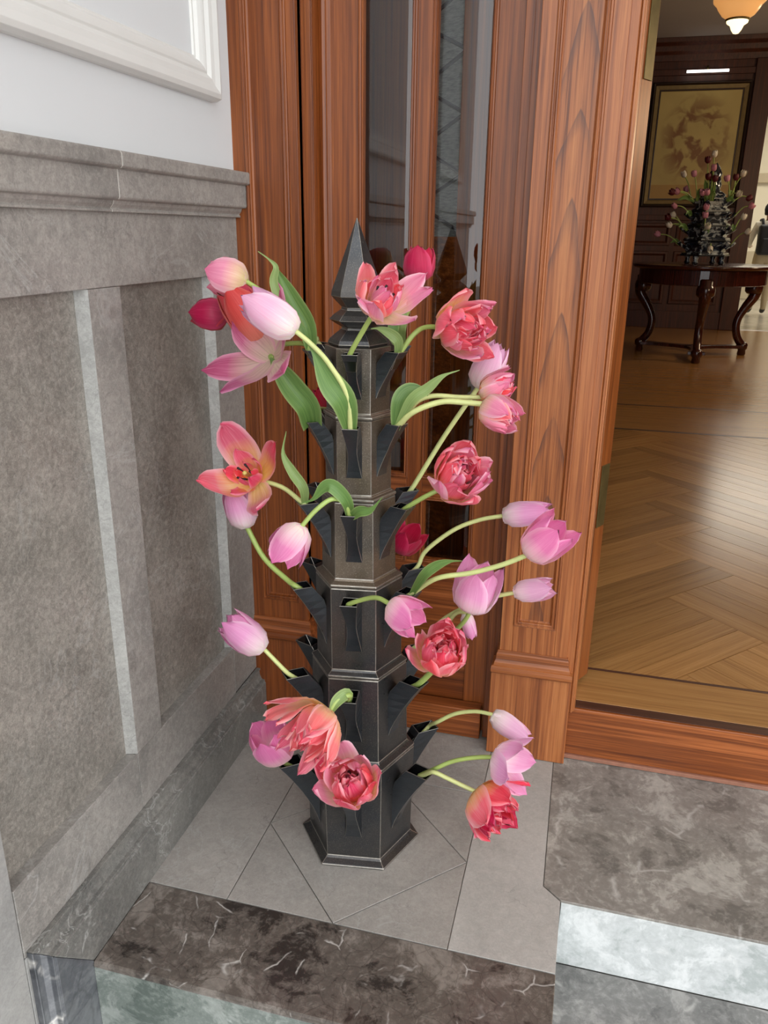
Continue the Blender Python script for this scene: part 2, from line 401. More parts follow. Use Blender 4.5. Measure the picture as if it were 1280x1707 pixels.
# white panel moulding on the plaster
def fn_lw(u,v,h): return (XW+h, u, v)
prof = [(0,0),(0,.012),(.004,.024),(.012,.027),(.024,.022),(.034,.020),(.042,.014),(.046,.016),(.052,.014),(.060,.010),(.064,.004),(.068,.004),(.070,0)]
tw = empty('trim_1', (XW,.8,1.43), 'white moulded picture-panel frame on the plaster wall', 'moulding', **ST)
MB().sweep((-.9,1.578,1.432,2.7), prof, fn_lw).build('moulding', M['gloss_white'], tw, .0008)
# chair rail in lengths with a joint
cr = empty('trim_2', (XW,.8,1.22), 'grey stone chair rail along the top of the panelling', 'rail', **ST)
prof_r = [(0,1.3125),(.034,1.3125),(.036,1.309),(.036,1.291),(.033,1.288),(.026,1.2865),(.026,1.246),(.024,1.243),(.015,1.242),(.013,1.236),(.008,1.230),(.011,1.228),(.011,1.2245),(0,1.2245)]
for y0,y1 in ((-1.3,.36),(.361,1.1845),(1.186,1.668)):
    MB().extrude(prof_r,y0,y1,lambda p,q,t:(XW+p,t,q)).build('rail_stone', M['dado'], cr, .0012)
MB().extrude([(p*1.0,q) for p,q in prof_r],1.1846,1.1859,lambda p,q,t:(XW+p-.0006,t,q)).build('grout_joint', plain('white_grout', lin(214,210,200), .8), cr)
# skirting, level then turned down beside the step
bl = empty('baseboard_left', (XW,1.2,0), 'dark grey stone skirting along the left wall turning down at the step', 'skirting', **ST)
xs = XW+.024
def skirt(name, pts_in, pts_out, mat):
    # (thickness, 0=inner/lower edge .. 1=outer/upper edge)
    pr = [(0,0),(.024,0),(.024,.715),(.021,.735),(.0225,.75),(.0215,.77),(.014,.78),(.009,.86),(.0075,.95),(.0105,.965),(.0105,1.0),(0,1.0)]
    V = []; n = len(pr)
    for (yi,zi),(yo,zo) in zip(pts_in,pts_out):
        for t,k in pr: V.append((XW+t, yi+(yo-yi)*k, zi+(zo-zi)*k))
    Fc = [tuple(range(n)), tuple(range((len(pts_in)-1)*n,len(pts_in)*n))[::-1]]
    for s in range(len(pts_in)-1):
        for i in range(n): Fc.append((s*n+i,(s+1)*n+i,(s+1)*n+(i+1)%n,s*n+(i+1)%n))
    return MB().add(V,Fc).build(name, mat, bl, .001)
skirt('skirting_stone', [(1.664,0),(.888,0)], [(1.664,.139),(.770,.139)], M['skirt'])
skirt('skirting_stone', [(.8875,0),(.8875,-.5)], [(.7695,.139),(.7695,-.5)], M['skirt_blue'])

# ---- landing floor: tiles on a bed
fl = empty('floor', (-.3,1.3,0), 'grey stone tiled landing with a diamond tile under the vase', 'floor', **ST)
MB().box(XW-.03,.03,.915,1.9,-.4,-.0045).box(.02,1.9,1.27,1.9,-.4,-.0045).build('tile_bed', M['grout'], fl)
g = .0009
def inset(poly, d):
    n = len(poly); a = sum(poly[i][0]*poly[(i+1)%n][1]-poly[(i+1)%n][0]*poly[i][1] for i in range(n))
    if a < 0: poly = poly[::-1]
    out = []
    for i in range(n):
        p0,p1,p2 = (Vector(poly[(i+k)%n]) for k in (-1,0,1))
        e1 = (p1-p0).normalized(); e2 = (p2-p1).normalized()
        n1 = Vector((-e1.y,e1.x)); n2 = Vector((-e2.y,e2.x))
        b = (n1+n2); b = b/max(.2,b.dot(n1)) ; out.append(tuple(p1+b*d))
    return out
def tile(poly, mat, name='tile', dz=0, gg=g, z0=-.02):
    return MB().prism(inset(poly,gg),z0,dz).build(name, mat, fl, .0005, seg=1)
x0,x1,xc,y0,y1,yc = -.578,-.153,-.366,1.072,1.500,1.287
tile([(-.76,y0),(x0,y0),(x0,1.523),(-.76,1.523)], M['tile'])
tile([(-.76,1.523),(x0,1.523),(x0,1.71),(-.76,1.71)], M['tile'])
tile([(x0,yc),(xc,y0),(x1,yc),(xc,y1)], M['tile'], dz=.0002)
for p in ([(x0,yc),(x0,y0),(xc,y0)], [(xc,y0),(x1,y0),(x1,yc)], [(x1,yc),(x1,y1),(xc,y1)], [(xc,y1),(x0,y1),(x0,yc)]):
    tile(p, M['tile'])
tile([(x0,y1),(x1,y1),(x1,1.71),(x0,1.71)], M['tile'])
tile([(x1,y0),(.036,y0),(.036,1.236),(.001,1.266),(-.004,1.70),(x1,1.70)], M['tile_pale'])
tile([(.001,1.266),(.036,1.238),(1.9,1.238),(1.9,1.70),(-.004,1.70)], M['slab'], 'door_slab', z0=-.006)
# marble step edge (nosing) and faces
pr = [(.884,-.006),(.885,-.002),(.889,0),(1.071,0),(1.071,-.012),(.884,-.012)]
MB().extrude(pr,-.741,.036,lambda p,q,t:(t,p,q)).build('step_nosing', M['marble'], fl, .0015)
MB().box(-.741,.0355,.8848,.91,-.5,-.0125).build('step_riser', M['riser_g'], fl, .001)
MB().box(.012,.0358,.911,1.26,-.5,-.0215).build('step_cheek', M['riser'], fl, .001)
MB().box(.037,1.9,1.2392,1.262,-.156,-.0065).build('step_riser', M['riser'], fl, .001)
fl2 = tag(MB().box(.037,1.9,.60,1.2390,-.32,ZL).build('trim_3', M['slab2'], None, .0015), 'grey marble lower tread right of the landing', 'step', **ST)
gp = tag(MB().box(-14,14,-22,.598,-.62,-.42).build('floor_2', plain('pavement', lin(128,126,122), .8, nscale=3), None), 'grey pavement at the foot of the steps', 'pavement', **ST)

# ---- pilasters (panelled teak) either side of the sidelight
def fn_y(yp):
    return lambda u,v,h: (u, yp-h, v)
def pilaster(nm, xa, xb, panel, label, mat_panel, lo=(.226,.284), tk='teak', tkx='teak_x'):
    r = empty(nm, ((xa+xb)/2,YD,0), label, 'pilaster', **ST)
    sa,sb = xa+.018, xb-.014          # shaft
    MB().box(sa,sb,YD+.014,YD+.12,.27,2.75).build('core', M[tk], r)
    prof = [(0,-.03),(0,-.001),(.001,0)]
    mb = MB()
    L,R_,B,T = panel
    # stiles and rails round the panel
    def fb(u0,u1,v0,v1): mb.box(u0,u1,YD,YD+.02,v0,v1)
    mb.box(sa,L,YD,YD+.03,.27,2.75); mb.box(R_,sb,YD,YD+.03,.27,2.75)
    mb.box(L,R_,YD,YD+.03,.27,B); mb.box(L,R_,YD,YD+.03,T,2.75)
    mb.build('shaft', M[tk], r, .001)
    MB().sweep((L,R_,B,T), [(0,-.012),(0,.0015),(.0015,.003),(.004,.003),(.0055,.0005),(.007,.0005),(.009,.0025),(.0115,.002),(.013,-.003),(.016,-.006)], fn_y(YD)).build('panel_moulding', M[tk], r, .0004)
    MB().box(L+.014,R_-.014,YD+.006,YD+.0135,B+.014,T-.014).build('panel', mat_panel, r)
    # moulded base cap: profile (outset,z)
    z0,z1 = lo
    pr = [(0,z1),(.004,z1),(.005,z1-.006),(.007,z1-.008),(.008,z1-.022),(.012,z1-.030),(.0125,z1-.036),(.019,z1-.038),(.021,z1-.046),(.020,z1-.053),(.016,z1-.057),(0,z1-.058)]
    V = []; n = len(pr)
    for o,z in pr: V += [(sa-o*.8,YD+.05,z),(sa-o*.8,YD-o*.75,z),(sb+o*.8,YD-o*.75,z),(sb+o*.8,YD+.05,z)]
    Fc = []
    for k in range(n-1):
        for j in range(3): Fc.append((4*k+j,4*k+4+j,4*k+5+j,4*k+1+j))
    Fc += [(0,1,2,3),(4*n-4,4*n-1,4*n-2,4*n-3)]
    MB().add(V,Fc).build('base_moulding', M[tkx], r, .0005)
    MB().box(sa-.016,sb+.016,YD-.004,YD+.06,.0015,z0+.002).build('plinth', M[tk], r, .0015)
    return r
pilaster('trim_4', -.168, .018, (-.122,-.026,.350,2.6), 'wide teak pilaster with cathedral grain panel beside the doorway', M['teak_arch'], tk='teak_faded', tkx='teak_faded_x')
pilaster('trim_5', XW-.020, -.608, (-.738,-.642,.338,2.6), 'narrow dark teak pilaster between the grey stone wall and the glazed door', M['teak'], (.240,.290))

# casing between pilaster and doorway
cs = empty('trim_6', (.03,1.69,.14), 'moulded teak door casing at the right of the pilaster', 'door casing', **ST)
pr = [(.004,1.72),(.004,1.668),(.020,1.668),(.022,1.672),(.0235,1.668),(.027,1.668),(.0285,1.674),(.031,1.676),(.0325,1.682),(.034,1.692),(.034,1.80),(.004,1.80)]
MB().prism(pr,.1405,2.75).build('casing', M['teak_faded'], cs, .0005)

# threshold and indoor border boards
th = empty('trim_7', (.5,1.7,0), 'teak door sill board with a dark strip along the top', 'threshold', **ST)
MB().box(.019,1.5,1.692,1.72,.012,.138).build('riser_board', M['teak_x'], th, .002)
MB().box(.019,1.5,1.686,1.72,.0015,.0118).build('bottom_strip', plain('pink_wood_strip', lin(150,104,84), .5, nscale=60), th, .001)
MB().box(.0345,1.5,1.699,1.7295,.1382,.1395).build('dark_strip', M['teak_dark'], th, .0005)

# ---- glazed sidelight door (fixed leaf)
YL = 1.745
dr = empty('door_1', (-.38,YL,0), 'teak door leaf with two tall bevelled panes and two small panes', 'door', **ST)
fr = empty('trim_8', (-.6,1.70,0), 'stepped teak door frame around the glazed leaf', 'door frame', **ST)
MB().box(-.630,-.6036,1.700,1.80,.0015,2.7).build('frame_side', M['teak'], fr, .001)
MB().prism([(-.6035,1.700),(-.6005,1.700),(-.6005,1.80),(-.6035,1.80)],.0015,2.7).build('frame_step', M['teak'], fr, .0006)
MB().prism([(-.184,1.716),(-.1655,1.716),(-.1655,1.700),(-.152,1.700),(-.152,1.80),(-.184,1.80)],.0015,2.7).build('frame_side', M['teak'], fr, .001)
MB().box(-.609,-.152,1.69,1.80,2.60,2.75).build('frame_head', M['teak_x'], fr, .001)
def mbox(name, x0,x1,z0,z1, mat, y0=YL, y1=YL+.04, bev=.001): return MB().box(x0,x1,y0,y1,z0,z1).build(name, mat, dr, bev)
SL,SR = -.6003,-.1843
G1,G2 = (-.514,-.400),(-.362,-.241)       # openings in x
ZT,ZG,ZS1,ZS0 = 2.50,.660,.612,.450
mbox('stile', SL,G1[0],.0015,2.598, M['teak']); mbox('stile', G2[1],SR,.0015,2.598, M['teak'])
mbox('mullion', G1[1],G2[0],ZS0,ZT, M['teak'])
mbox('top_rail', G1[0],G2[1],ZT,2.598, M['teak_x'])
for a,b in (G1,G2): mbox('cross_rail', a,b,ZS1,ZG, M['teak_x'])
mbox('lock_rail', G1[0],G2[1],.385,ZS0, M['teak_x'])
mbox('bottom_rail', G1[0],G2[1],.0015,.075, M['teak_x'])
mbox('lower_panel', G1[0],G2[1],.075,.385, M['teak_x'], YL+.004, YL+.035)
MB().box(-.586,-.190,1.704,1.744,.0015,.082).build('weather_board', M['teak_x'], dr, .003)
# bead strips on the stile edge
MB().prism([(-.6,1.745),(-.6,1.739),(-.592,1.735),(-.586,1.738),(-.584,1.742),(-.578,1.743),(-.576,1.745)],.083,2.598).build('stile_bead', M['teak'], dr, .0005)
bead = [(0,.0005),(.001,.003),(.004,.004),(.006,.002),(.007,.002),(.009,.0035),(.011,.001),(.0125,-.012)]
panes = []
for a,b in (G1,G2):
    for z0,z1 in ((ZG,ZT),(ZS0,ZS1)):
        e = .011 if z1-z0 > .5 else .007
        MB().sweep((a-.004,b+.004,z0-.004,z1+.004), bead, fn_y(YL)).build('glazing_bead', M['teak'], dr, .0003)
        ia,ib,ja,jb = a+.002,b-.002,z0+.002,z1-.002; bw = .016
        mb = MB().sweep((ia,ib,ja,jb), [(0,-.0155),(0,-.013),(bw,-.0095)], fn_y(YL), fill=True)
        mb.build('pane', M['glass'], dr)

# ---- open door leaf folded back inside, leaded glass
hx,hy = .0365,1.800
hd = Vector((-.885,.465)).normalized(); hn = Vector((hd.y*-1, hd.x))*-1    # along the leaf, thickness
hn = Vector((.465,.885)).normalized()
dl = empty('door_2', (hx,hy,ZF), 'open teak house door folded back indoors, seen on its hinged edge', 'door', **ST)
LW,LT = .92,.047
def leaf_box(name, s0,s1,t0,t1,z0,z1, mat, bev=.001, par=dl):
    P = [Vector((hx,hy))+hd*s+hn*t for s,t in ((s0,t0),(s1,t0),(s1,t1),(s0,t1))]
    return MB().prism([tuple(p) for p in P],z0,z1).build(name, mat, par, bev)
leaf_box('stile', 0,.437,0,LT,.152,2.6, M['teak'])
leaf_box('stile', .575,LW,0,LT,.152,2.6, M['teak'])
leaf_box('bottom_rail', .437,.575,0,LT,.152,1.19, M['teak_x'])
leaf_box('top_rail', .437,.575,0,LT,2.4,2.6, M['teak_x'])
M['rough_glass'] = plain('ribbed_grey_glass', lin(150,150,145), .25, nscale=0)
N = NT('leaded_textured_glass'); wv = N.noise(N.co((60,60,320)),1.0,3,.6)
N.set(Base_Color=N.ramp(wv,[(.3,lin(104,106,104)),(.7,lin(176,178,172))]), Roughness=.3, Transmission_Weight=.35); N.bump(wv,.5,.002)
gp2 = leaf_box('leaded_pane', .437,.575,.020,.026,1.19,2.4, N.m, 0)
mlead = plain('lead_came', lin(52,52,56), .45, .6)
for k in range(9):
    z = 1.20+k*.13
    for (s0_,z0_),(s1_,z1_) in (((.437,z),(.575,z+.065)),((.575,z+.065),(.437,z+.13))):
        p = [Vector((*(Vector((hx,hy))+hd*s_+hn*.019),z_)) for s_,z_ in ((s0_,z0_),(s1_,z1_))]
        MB().tube(p,.0045,6).build('lead_came', mlead, dl)
for z0,z1 in ((1.485,1.9),(.555,.705)):
    leaf_box('brass_hinge_plate', -.0025,-.0002,.006,LT-.006,z0,z1, M['brass'], .0005)

# ---- porch wall, and a roof added to block overhead light (outside the frame to right and above)
MB_ = MB().box(1.26,4.5,1.68,1.95,-.4,3.4).box(-1.0,1.26,1.68,1.95,2.752,3.4)
tag(MB_.build('wall_front', M['teak'], None), 'teak panelled front wall above and right of the doorway', 'wall', **ST)
tag(MB().box(-1.0,4.5,-.2,1.95,3.4,3.6).build('ceiling', M['plaster'], None), 'white porch ceiling', 'ceiling', **ST)

# ================================================================== INTERIOR
YB = 10.4; ZC = 3.215; XL,XR = -1.3,4.2
tag(MB().box(XL-.1,XL,1.9,YB,0,ZC).box(XL-.1,-.766,1.80,1.90,0,ZC).build('wall_left_2', M['mahog'], None), 'mahogany left wall of the dark hall', 'wall', **ST)
tag(MB().box(XR,XR+.1,1.9,YB,0,ZC).box(1.9,XR,1.85,1.95,0,ZC).build('wall_right_2', M['mahog'], None), 'mahogany right wall of the dark hall', 'wall', **ST)
tag(MB().box(XL,XR,1.95,YB+.1,ZC,ZC+.1).build('ceiling_2', plain('hall_ceiling', lin(176,172,170), .8, nscale=2, namp=.04), None), 'grey painted ceiling of the hall', 'ceiling', **ST)
DX0,DX1,DZ = 1.575,2.75,2.75
wb = empty('wall_back', (.9,YB,ZF), 'dark mahogany panelled far wall of the hall', 'wall', **ST)
MB().box(XL,DX0,YB,YB+.12,0,ZC).box(DX1,XR,YB,YB+.12,0,ZC).box(DX0,DX1,YB,YB+.12,DZ,ZC).build('wall_face', M['mahog'], wb)
MB().extrude([(0,3.0),(.02,3.0),(.03,3.06),(.06,3.09),(.07,3.14),(.11,3.17),(.12,3.214),(0,3.214)],XL,XR,lambda p,q,t:(t,YB-p,q)).build('cornice', M['mahog'], wb, .003)
MB().box(XL,DX0,YB-.03,YB-.001,2.86,2.92).build('frieze_rail', M['mahog'], wb, .004)
MB().box(XL,DX0-.2,YB-.04,YB-.001,1.36,1.42).build('dado_rail', M['mahog'], wb, .004)
MB().box(XL,DX0,YB-.03,YB-.001,.14,.34).build('skirting', M['mahog'], wb, .004)
for a,b in ((-.55,.22),(.28,.72),(.78,1.32)):
    for z0,z1 in ((.42,1.02),(1.08,1.33)):
        MB().sweep((a,b,z0,z1), [(0,0),(.005,.02),(.03,.022),(.045,.008),(.05,.001)], lambda u,v,h:(u,YB-h,v)).build('panel_frame', M['mahog'], wb, .002)
MB().box(DX0-.19,DX0,YB-.05,YB-.001,.14,3.0).box(DX0-.02,DX0,YB-.02,YB+.14,.14,2.75).build('doorpost', M['mahog'], wb, .006)
# hall floor
f3 = empty('floor_3', (.6,3,ZF), 'polished oak parquet floor of the hall', 'floor', **ST)
MB().box(XL,XR,1.89,4.70,.06,ZF-.006).build('underfloor', M['teak_dark'], f3)
MB().box(XL,XR,5.46,YB,.06,ZF).build('parquet_field', M['oak_flat'], f3)
MB().box(.0345,1.5,1.7300,1.8845,.128,ZF).build('border_board', M['oak_flat'], f3, .0006)
MB().box(XL,.034,1.8105,1.8845,.128,ZF).box(1.5,XR,1.955,1.98,.128,ZF).build('border_board', M['oak_flat'], f3, .0006)
inlay = M['teak_dark']
MB().box(XL,XR,1.8850,1.8955,.128,ZF-.0002).build('inlay_strip', inlay, f3)
MB().box(XL,XR,4.70,4.725,.1,ZF).build('inlay_strip', inlay, f3)
MB().box(XL,XR,4.7255,5.4345,.1,ZF).build('border_board', M['oak_flat'], f3)
MB().box(XL,XR,5.435,5.4595,.1,ZF).build('inlay_strip', inlay, f3)
def clip(poly, axis, val, keep_gt):
    out = []
    for i in range(len(poly)):
        a,b = poly[i],poly[(i+1)%len(poly)]
        ia = (a[axis] > val) == keep_gt; ib = (b[axis] > val) == keep_gt
        if ia: out.append(a)
        if ia != ib:
            t = (val-a[axis])/(b[axis]-a[axis]); out.append(tuple(a[k]+(b[k]-a[k])*t for k in (0,1)))
    return out
al = math.radians(47); wp = .083; Wb = 4*wp; Lb = 3*Wb
ca,sa_ = math.cos(al),math.sin(al)
ox = .408-(ca*Lb-sa_*Wb*.5); oy = 2.28-(sa_*Lb+ca*Wb*.5)
def tow(p): return (ox+ca*p[0]-sa_*p[1], oy+sa_*p[0]+ca*p[1])
Rct = (-.35,2.75,1.896,4.699)
oakp = [M['oak1']]
for b in range(-6,7):
    for k in range(-22,23):
        bx,by = k*Wb+b*Lb, k*Wb-b*Lb
        for kind in (0,1):
            for q in range(4):
                if kind == 0: r_ = (bx,by+q*wp,bx+Lb,by+(q+1)*wp)
                else: r_ = (bx+Lb+q*wp,by+Wb-Lb,bx+Lb+(q+1)*wp,by+Wb)
                e = .0011
                P = [tow(p) for p in ((r_[0]+e,r_[1]+e),(r_[2]-e,r_[1]+e),(r_[2]-e,r_[3]-e),(r_[0]+e,r_[3]-e))]
                for ax,v,gt in ((0,Rct[0],True),(0,Rct[1],False),(1,Rct[2],True),(1,Rct[3],False)):
                    if P: P = clip(P,ax,v,gt)
                if len(P) < 3: continue
                ar = abs(sum(P[i][0]*P[(i+1)%len(P)][1]-P[(i+1)%len(P)][0]*P[i][1] for i in range(len(P))))/2
                if ar < .00002: continue
                # local frame along the plank so the grain follows it
                ang = al if kind == 0 else al+math.pi/2
                cx_ = sum(p[0] for p in P)/len(P); cy_ = sum(p[1] for p in P)/len(P)
                c_,s_ = math.cos(-ang),math.sin(-ang)
                L_ = [((p[0]-cx_)*c_-(p[1]-cy_)*s_,(p[0]-cx_)*s_+(p[1]-cy_)*c_) for p in P]
                o = MB().prism(L_,-.006,0).build('plank', M['oak1'])
                o.parent = f3; o.location = (cx_-BASES['floor_3'].x,cy_-BASES['floor_3'].y,0); o.rotation_euler = (0,0,ang)
MB().box(XL,Rct[0]-.001,1.896,4.699,.128,ZF).box(Rct[1]+.001,XR,1.896,4.699,.128,ZF).build('parquet_field', M['oak_flat'], f3)

# ---- bright room beyond
f4 = tag(MB().box(DX0-2.2,DX1+3,YB+.121,16,.0,ZF).build('floor_4', stone('pale_stone_floor', lin(168,162,150), lin(190,184,172), .1, .2), None), 'pale stone floor of the bright room beyond', 'floor', **ST)
cream = plain('cream_wall', lin(226,218,196), .7, nscale=2, namp=.03)
wb2 = empty('wall_back_2', (2.4,15.8,ZF), 'cream wall of the bright room beyond the hall', 'wall', **ST)
MB().box(DX0-2.2,DX1+3,15.8,16,0,3.3).build('wall_face', cream, wb2)
MB().box(DX0-2.2,DX1+3,15.70,15.799,2.05,2.20).build('shelf_moulding', plain('beige_moulding', lin(186,172,146), .6), wb2, .01)
MB().box(DX0-2.2,DX1+3,15.74,15.799,.14,.95).build('dado', plain('beige_dado', lin(190,178,152), .6), wb2, .01)
tag(MB().box(DX0-2.3,DX0-2.2,YB+.13,16,0,3.3).build('wall_left_3', cream, None), 'cream side wall of the bright room', 'wall', **ST)
tag(MB().box(DX1+3,DX1+3.1,YB+.13,16,0,3.3).build('wall_right_3', cream, None), 'cream right wall of the bright room', 'wall', **ST)
tag(MB().box(DX0-2.2,DX1+3,YB+.13,16,3.3,3.4).build('ceiling_3', cream, None), 'cream ceiling of the bright room', 'ceiling', **ST)
cl_ = empty('ceiling_light', (2.6,13.2,3.2), 'flat white ceiling light in the bright room beyond', 'light')  # fixture added to brighten the far room
MB().box(1.7,3.9,12.2,14.2,3.22,3.29).build('housing', plain('light_housing', lin(230,230,228), .5), cl_, .01)
MB().box(1.75,3.85,12.25,14.15,3.20,3.219).build('diffuser', plain('light_diffuser', (1,1,1), .5, emis=(1,.93,.80), estr=7.0), cl_)

# ---- pendant lamp
lp = at(1226,57,4.4); lx,ly,lz = lp.x,lp.y,lp.z
lamp = empty('pendant_lamp', (lx,ly,lz), 'stepped amber glass pendant lamp glowing in the hall', 'lamp')
gl_ = plain('amber_glass', lin(240,190,130), .3, emis=lin(250,176,100), estr=.6)
tipm = plain('bright_glass_tip', lin(255,240,200), .3, emis=lin(255,228,170), estr=2.2)
def ridges(a):
    return a
MB().lathe([(.001,0),(.012,.003),(.022,.016),(.030,.034),(.045,.044),(.047,.052),(.042,.056)],28,(lx,ly,lz)).build('tip', tipm, lamp, smooth=True)
MB().lathe([(.046,.052),(.052,.054),(.052,.060),(.046,.062)],28,(lx,ly,lz)).build('collar', M['brass'], lamp, smooth=True)
MB().lathe([(.048,.061),(.070,.075),(.088,.098),(.098,.116),(.102,.118),(.112,.128),(.114,.138),(.110,.146),(.126,.156),(.134,.170),(.134,.182),(.128,.190),(.150,.205),(.162,.225),(.164,.245),(.158,.256),(.140,.262)],36,(lx,ly,lz)).build('shade', gl_, lamp, smooth=True)
MB().lathe([(.150,.262),(.166,.264),(.166,.276),(.12,.30),(.05,.33),(.02,.36),(.009,.37),(.009,ZC-lz-.06),(.05,ZC-lz-.05),(.06,ZC-lz-.001)],28,(lx,ly,lz)).build('fitting', M['brass'], lamp, smooth=True)

# two out-of-view copies of the lamp, added to light the hall
for q,(qx,qy) in enumerate(((2.75,4.4),(2.75,7.6))):
    l2 = lamp.copy(); COL.objects.link(l2); l2.location = (qx,qy,lz); BASES[l2.name] = BASES[lamp.name]
    l2['label'] = ('nearer','farther')[q]+' amber pendant lamp hanging in the right half of the hall'
    for ch in list(lamp.children):
        c_ = ch.copy(); COL.objects.link(c_); c_.parent = l2; c_.matrix_parent_inverse = ch.matrix_parent_inverse.copy()
    ld = bpy.data.lights.new('bulb','POINT'); ld.energy = 58; ld.color = (1,.76,.48); ld.shadow_soft_size = .12
    lo_ = bpy.data.objects.new('bulb', ld); COL.objects.link(lo_); lo_.parent = l2; lo_.location = (0,0,-.2)
# ---- picture and picture light (generic stand-in picture)
pc = empty('framed_picture', (.86,YB-.05,1.5), 'large framed picture in faded ochre tones on the far wall', 'picture')
PX0,PX1,PZ0,PZ1 = .345,1.372,1.505,2.79
fy = lambda u,v,h:(u,YB-.045-h,v)
MB().sweep((PX0,PX1,PZ0,PZ1), [(0,-.044),(0,.02),(.012,.03),(.026,.022),(.030,.010)], fy).build('outer_frame', plain('dark_frame', lin(36,22,14), .35, nscale=20), pc, .002)
MB().sweep((PX0+.03,PX1-.03,PZ0+.03,PZ1-.03), [(0,.010),(.004,.014),(.040,.008),(.044,.006)], fy).build('gilt_slip', plain('dull_gilt', lin(120,102,62), .5, .3, nscale=25), pc, .001)
MB().sweep((PX0+.074,PX1-.074,PZ0+.074,PZ1-.074), [(0,.006),(.003,.012),(.014,.012),(.018,.002)], fy).build('inner_frame', plain('dark_frame_inner', lin(44,22,12), .35), pc, .001)
N = NT('faded_ochre_canvas'); cc = N.co()
bl_ = N.noise(N.co((1,1,1)),5.5,3,.5,.6)
sx_ = N.n('ShaderNodeSeparateXYZ', {0:cc})
dd = N.math('SQRT', N.math('ADD', N.math('POWER',N.math('MULTIPLY',N.math('SUBTRACT',sx_.outputs[0],.86),2.3),2.0), N.math('POWER',N.math('MULTIPLY',N.math('SUBTRACT',sx_.outputs[2],2.2),1.9),2.0)))
mk = N.math('MULTIPLY', N.ramp(bl_,[(.46,0.0),(.56,1.0)]), N.ramp(dd,[(.55,1.0),(.95,0.0)]))
cl2 = N.mix(mk, N.ramp(N.noise(cc,2.2,3),[(.3,lin(176,158,96)),(.7,lin(196,178,112))]), lin(130,92,52))
cl2 = N.mix(N.math('LESS_THAN',sx_.outputs[2],1.74), cl2, lin(168,136,76))
N.set(Base_Color=cl2, Roughness=.5)
MB().box(PX0+.09,PX1-.09,YB-.05,YB-.044,PZ0+.09,PZ1-.09).build('canvas', N.m, pc)
plg = empty('picture_light', (.88,YB-.1,2.87), 'slim white picture light above the ochre picture', 'light')
MB().tube([(.672,YB-.16,2.872),(1.10,YB-.16,2.872)],.014,10).build('tube', plain('picture_light_tube', (1,1,1), .4, emis=(1,.96,.9), estr=3.0), plg, smooth=True)
MB().tube([(.886,YB-.001,2.93),(.886,YB-.10,2.93),(.886,YB-.16,2.888)],.008,8).build('arm', M['brass'], plg, smooth=True)

# ---- hall table
tx,ty,TZ = .868,8.0,.955
tb = empty('hall_table', (tx,ty,ZF), 'round dark mahogany table with scrolled legs in the hall', 'table')
MB().lathe([(.58,-.036),(.592,-.032),(.605,-.022),(.61,-.010),(.605,-.002),(.598,0)],72,(tx,ty,TZ)).build('top', M['table'], tb, smooth=True)
ang = [158,269,22,90]
mb = MB().lathe([(.535,-.165),(.545,-.160),(.545,-.04),(.535,-.0365)],48,(tx,ty,TZ)); mb.build('apron', M['table'], tb)
for a in ang:
    a = math.radians(a); d = Vector((math.cos(a),math.sin(a),0)); c = Vector((tx,ty,0))
    if abs(math.degrees(a)-90) < 1: continue
    pts = [(.525,.79),(.545,.73),(.535,.67),(.47,.58),(.415,.48),(.405,.40),(.43,.31),(.475,.25),(.495,.225)]
    P = spline([c+d*r+Vector((0,0,z)) for r,z in pts],4)
    n = len(P); rad = [.062-.026*min(1,i/(n*.45)) for i in range(n)]
    MB().tube(P,rad,10).build('leg', M['table'], tb, smooth=True)
    b = c+d*.525
    MB().lathe([(.058,.70),(.075,.72),(.078,.76),(.07,.79),(.062,.80),(.062,.84),(.05,.85)],14,(b.x,b.y,0)).build('knee_block', M['table'], tb, smooth=True)
    b = c+d*.497
    MB().lathe([(.032,ZF+.0005),(.038,ZF+.01),(.034,ZF+.05),(.046,ZF+.062),(.048,ZF+.10),(.040,ZF+.112),(.03,ZF+.12)],14,(b.x,b.y,0)).build('foot', M['table'], tb, smooth=True)
    t = Vector((-d.y,d.x,0))
    V = []
    for s in range(9):
        k = s/8; w = .075-.045*math.sin(math.pi*k)
        q = c+d*(.47*k)
        for sg,z in ((-1,.205),(1,.205),(1,.235),(-1,.235)): V.append(q+t*sg*w+Vector((0,0,z)))
    Fc = [(0,1,2,3),(32,35,34,33)]
    for s in range(8):
        for j in range(4): Fc.append((4*s+j,4*s+4+j,4*s+4+(j+1)%4,4*s+(j+1)%4))
    MB().add(V,Fc).build('stretcher', M['table'], tb, .004)

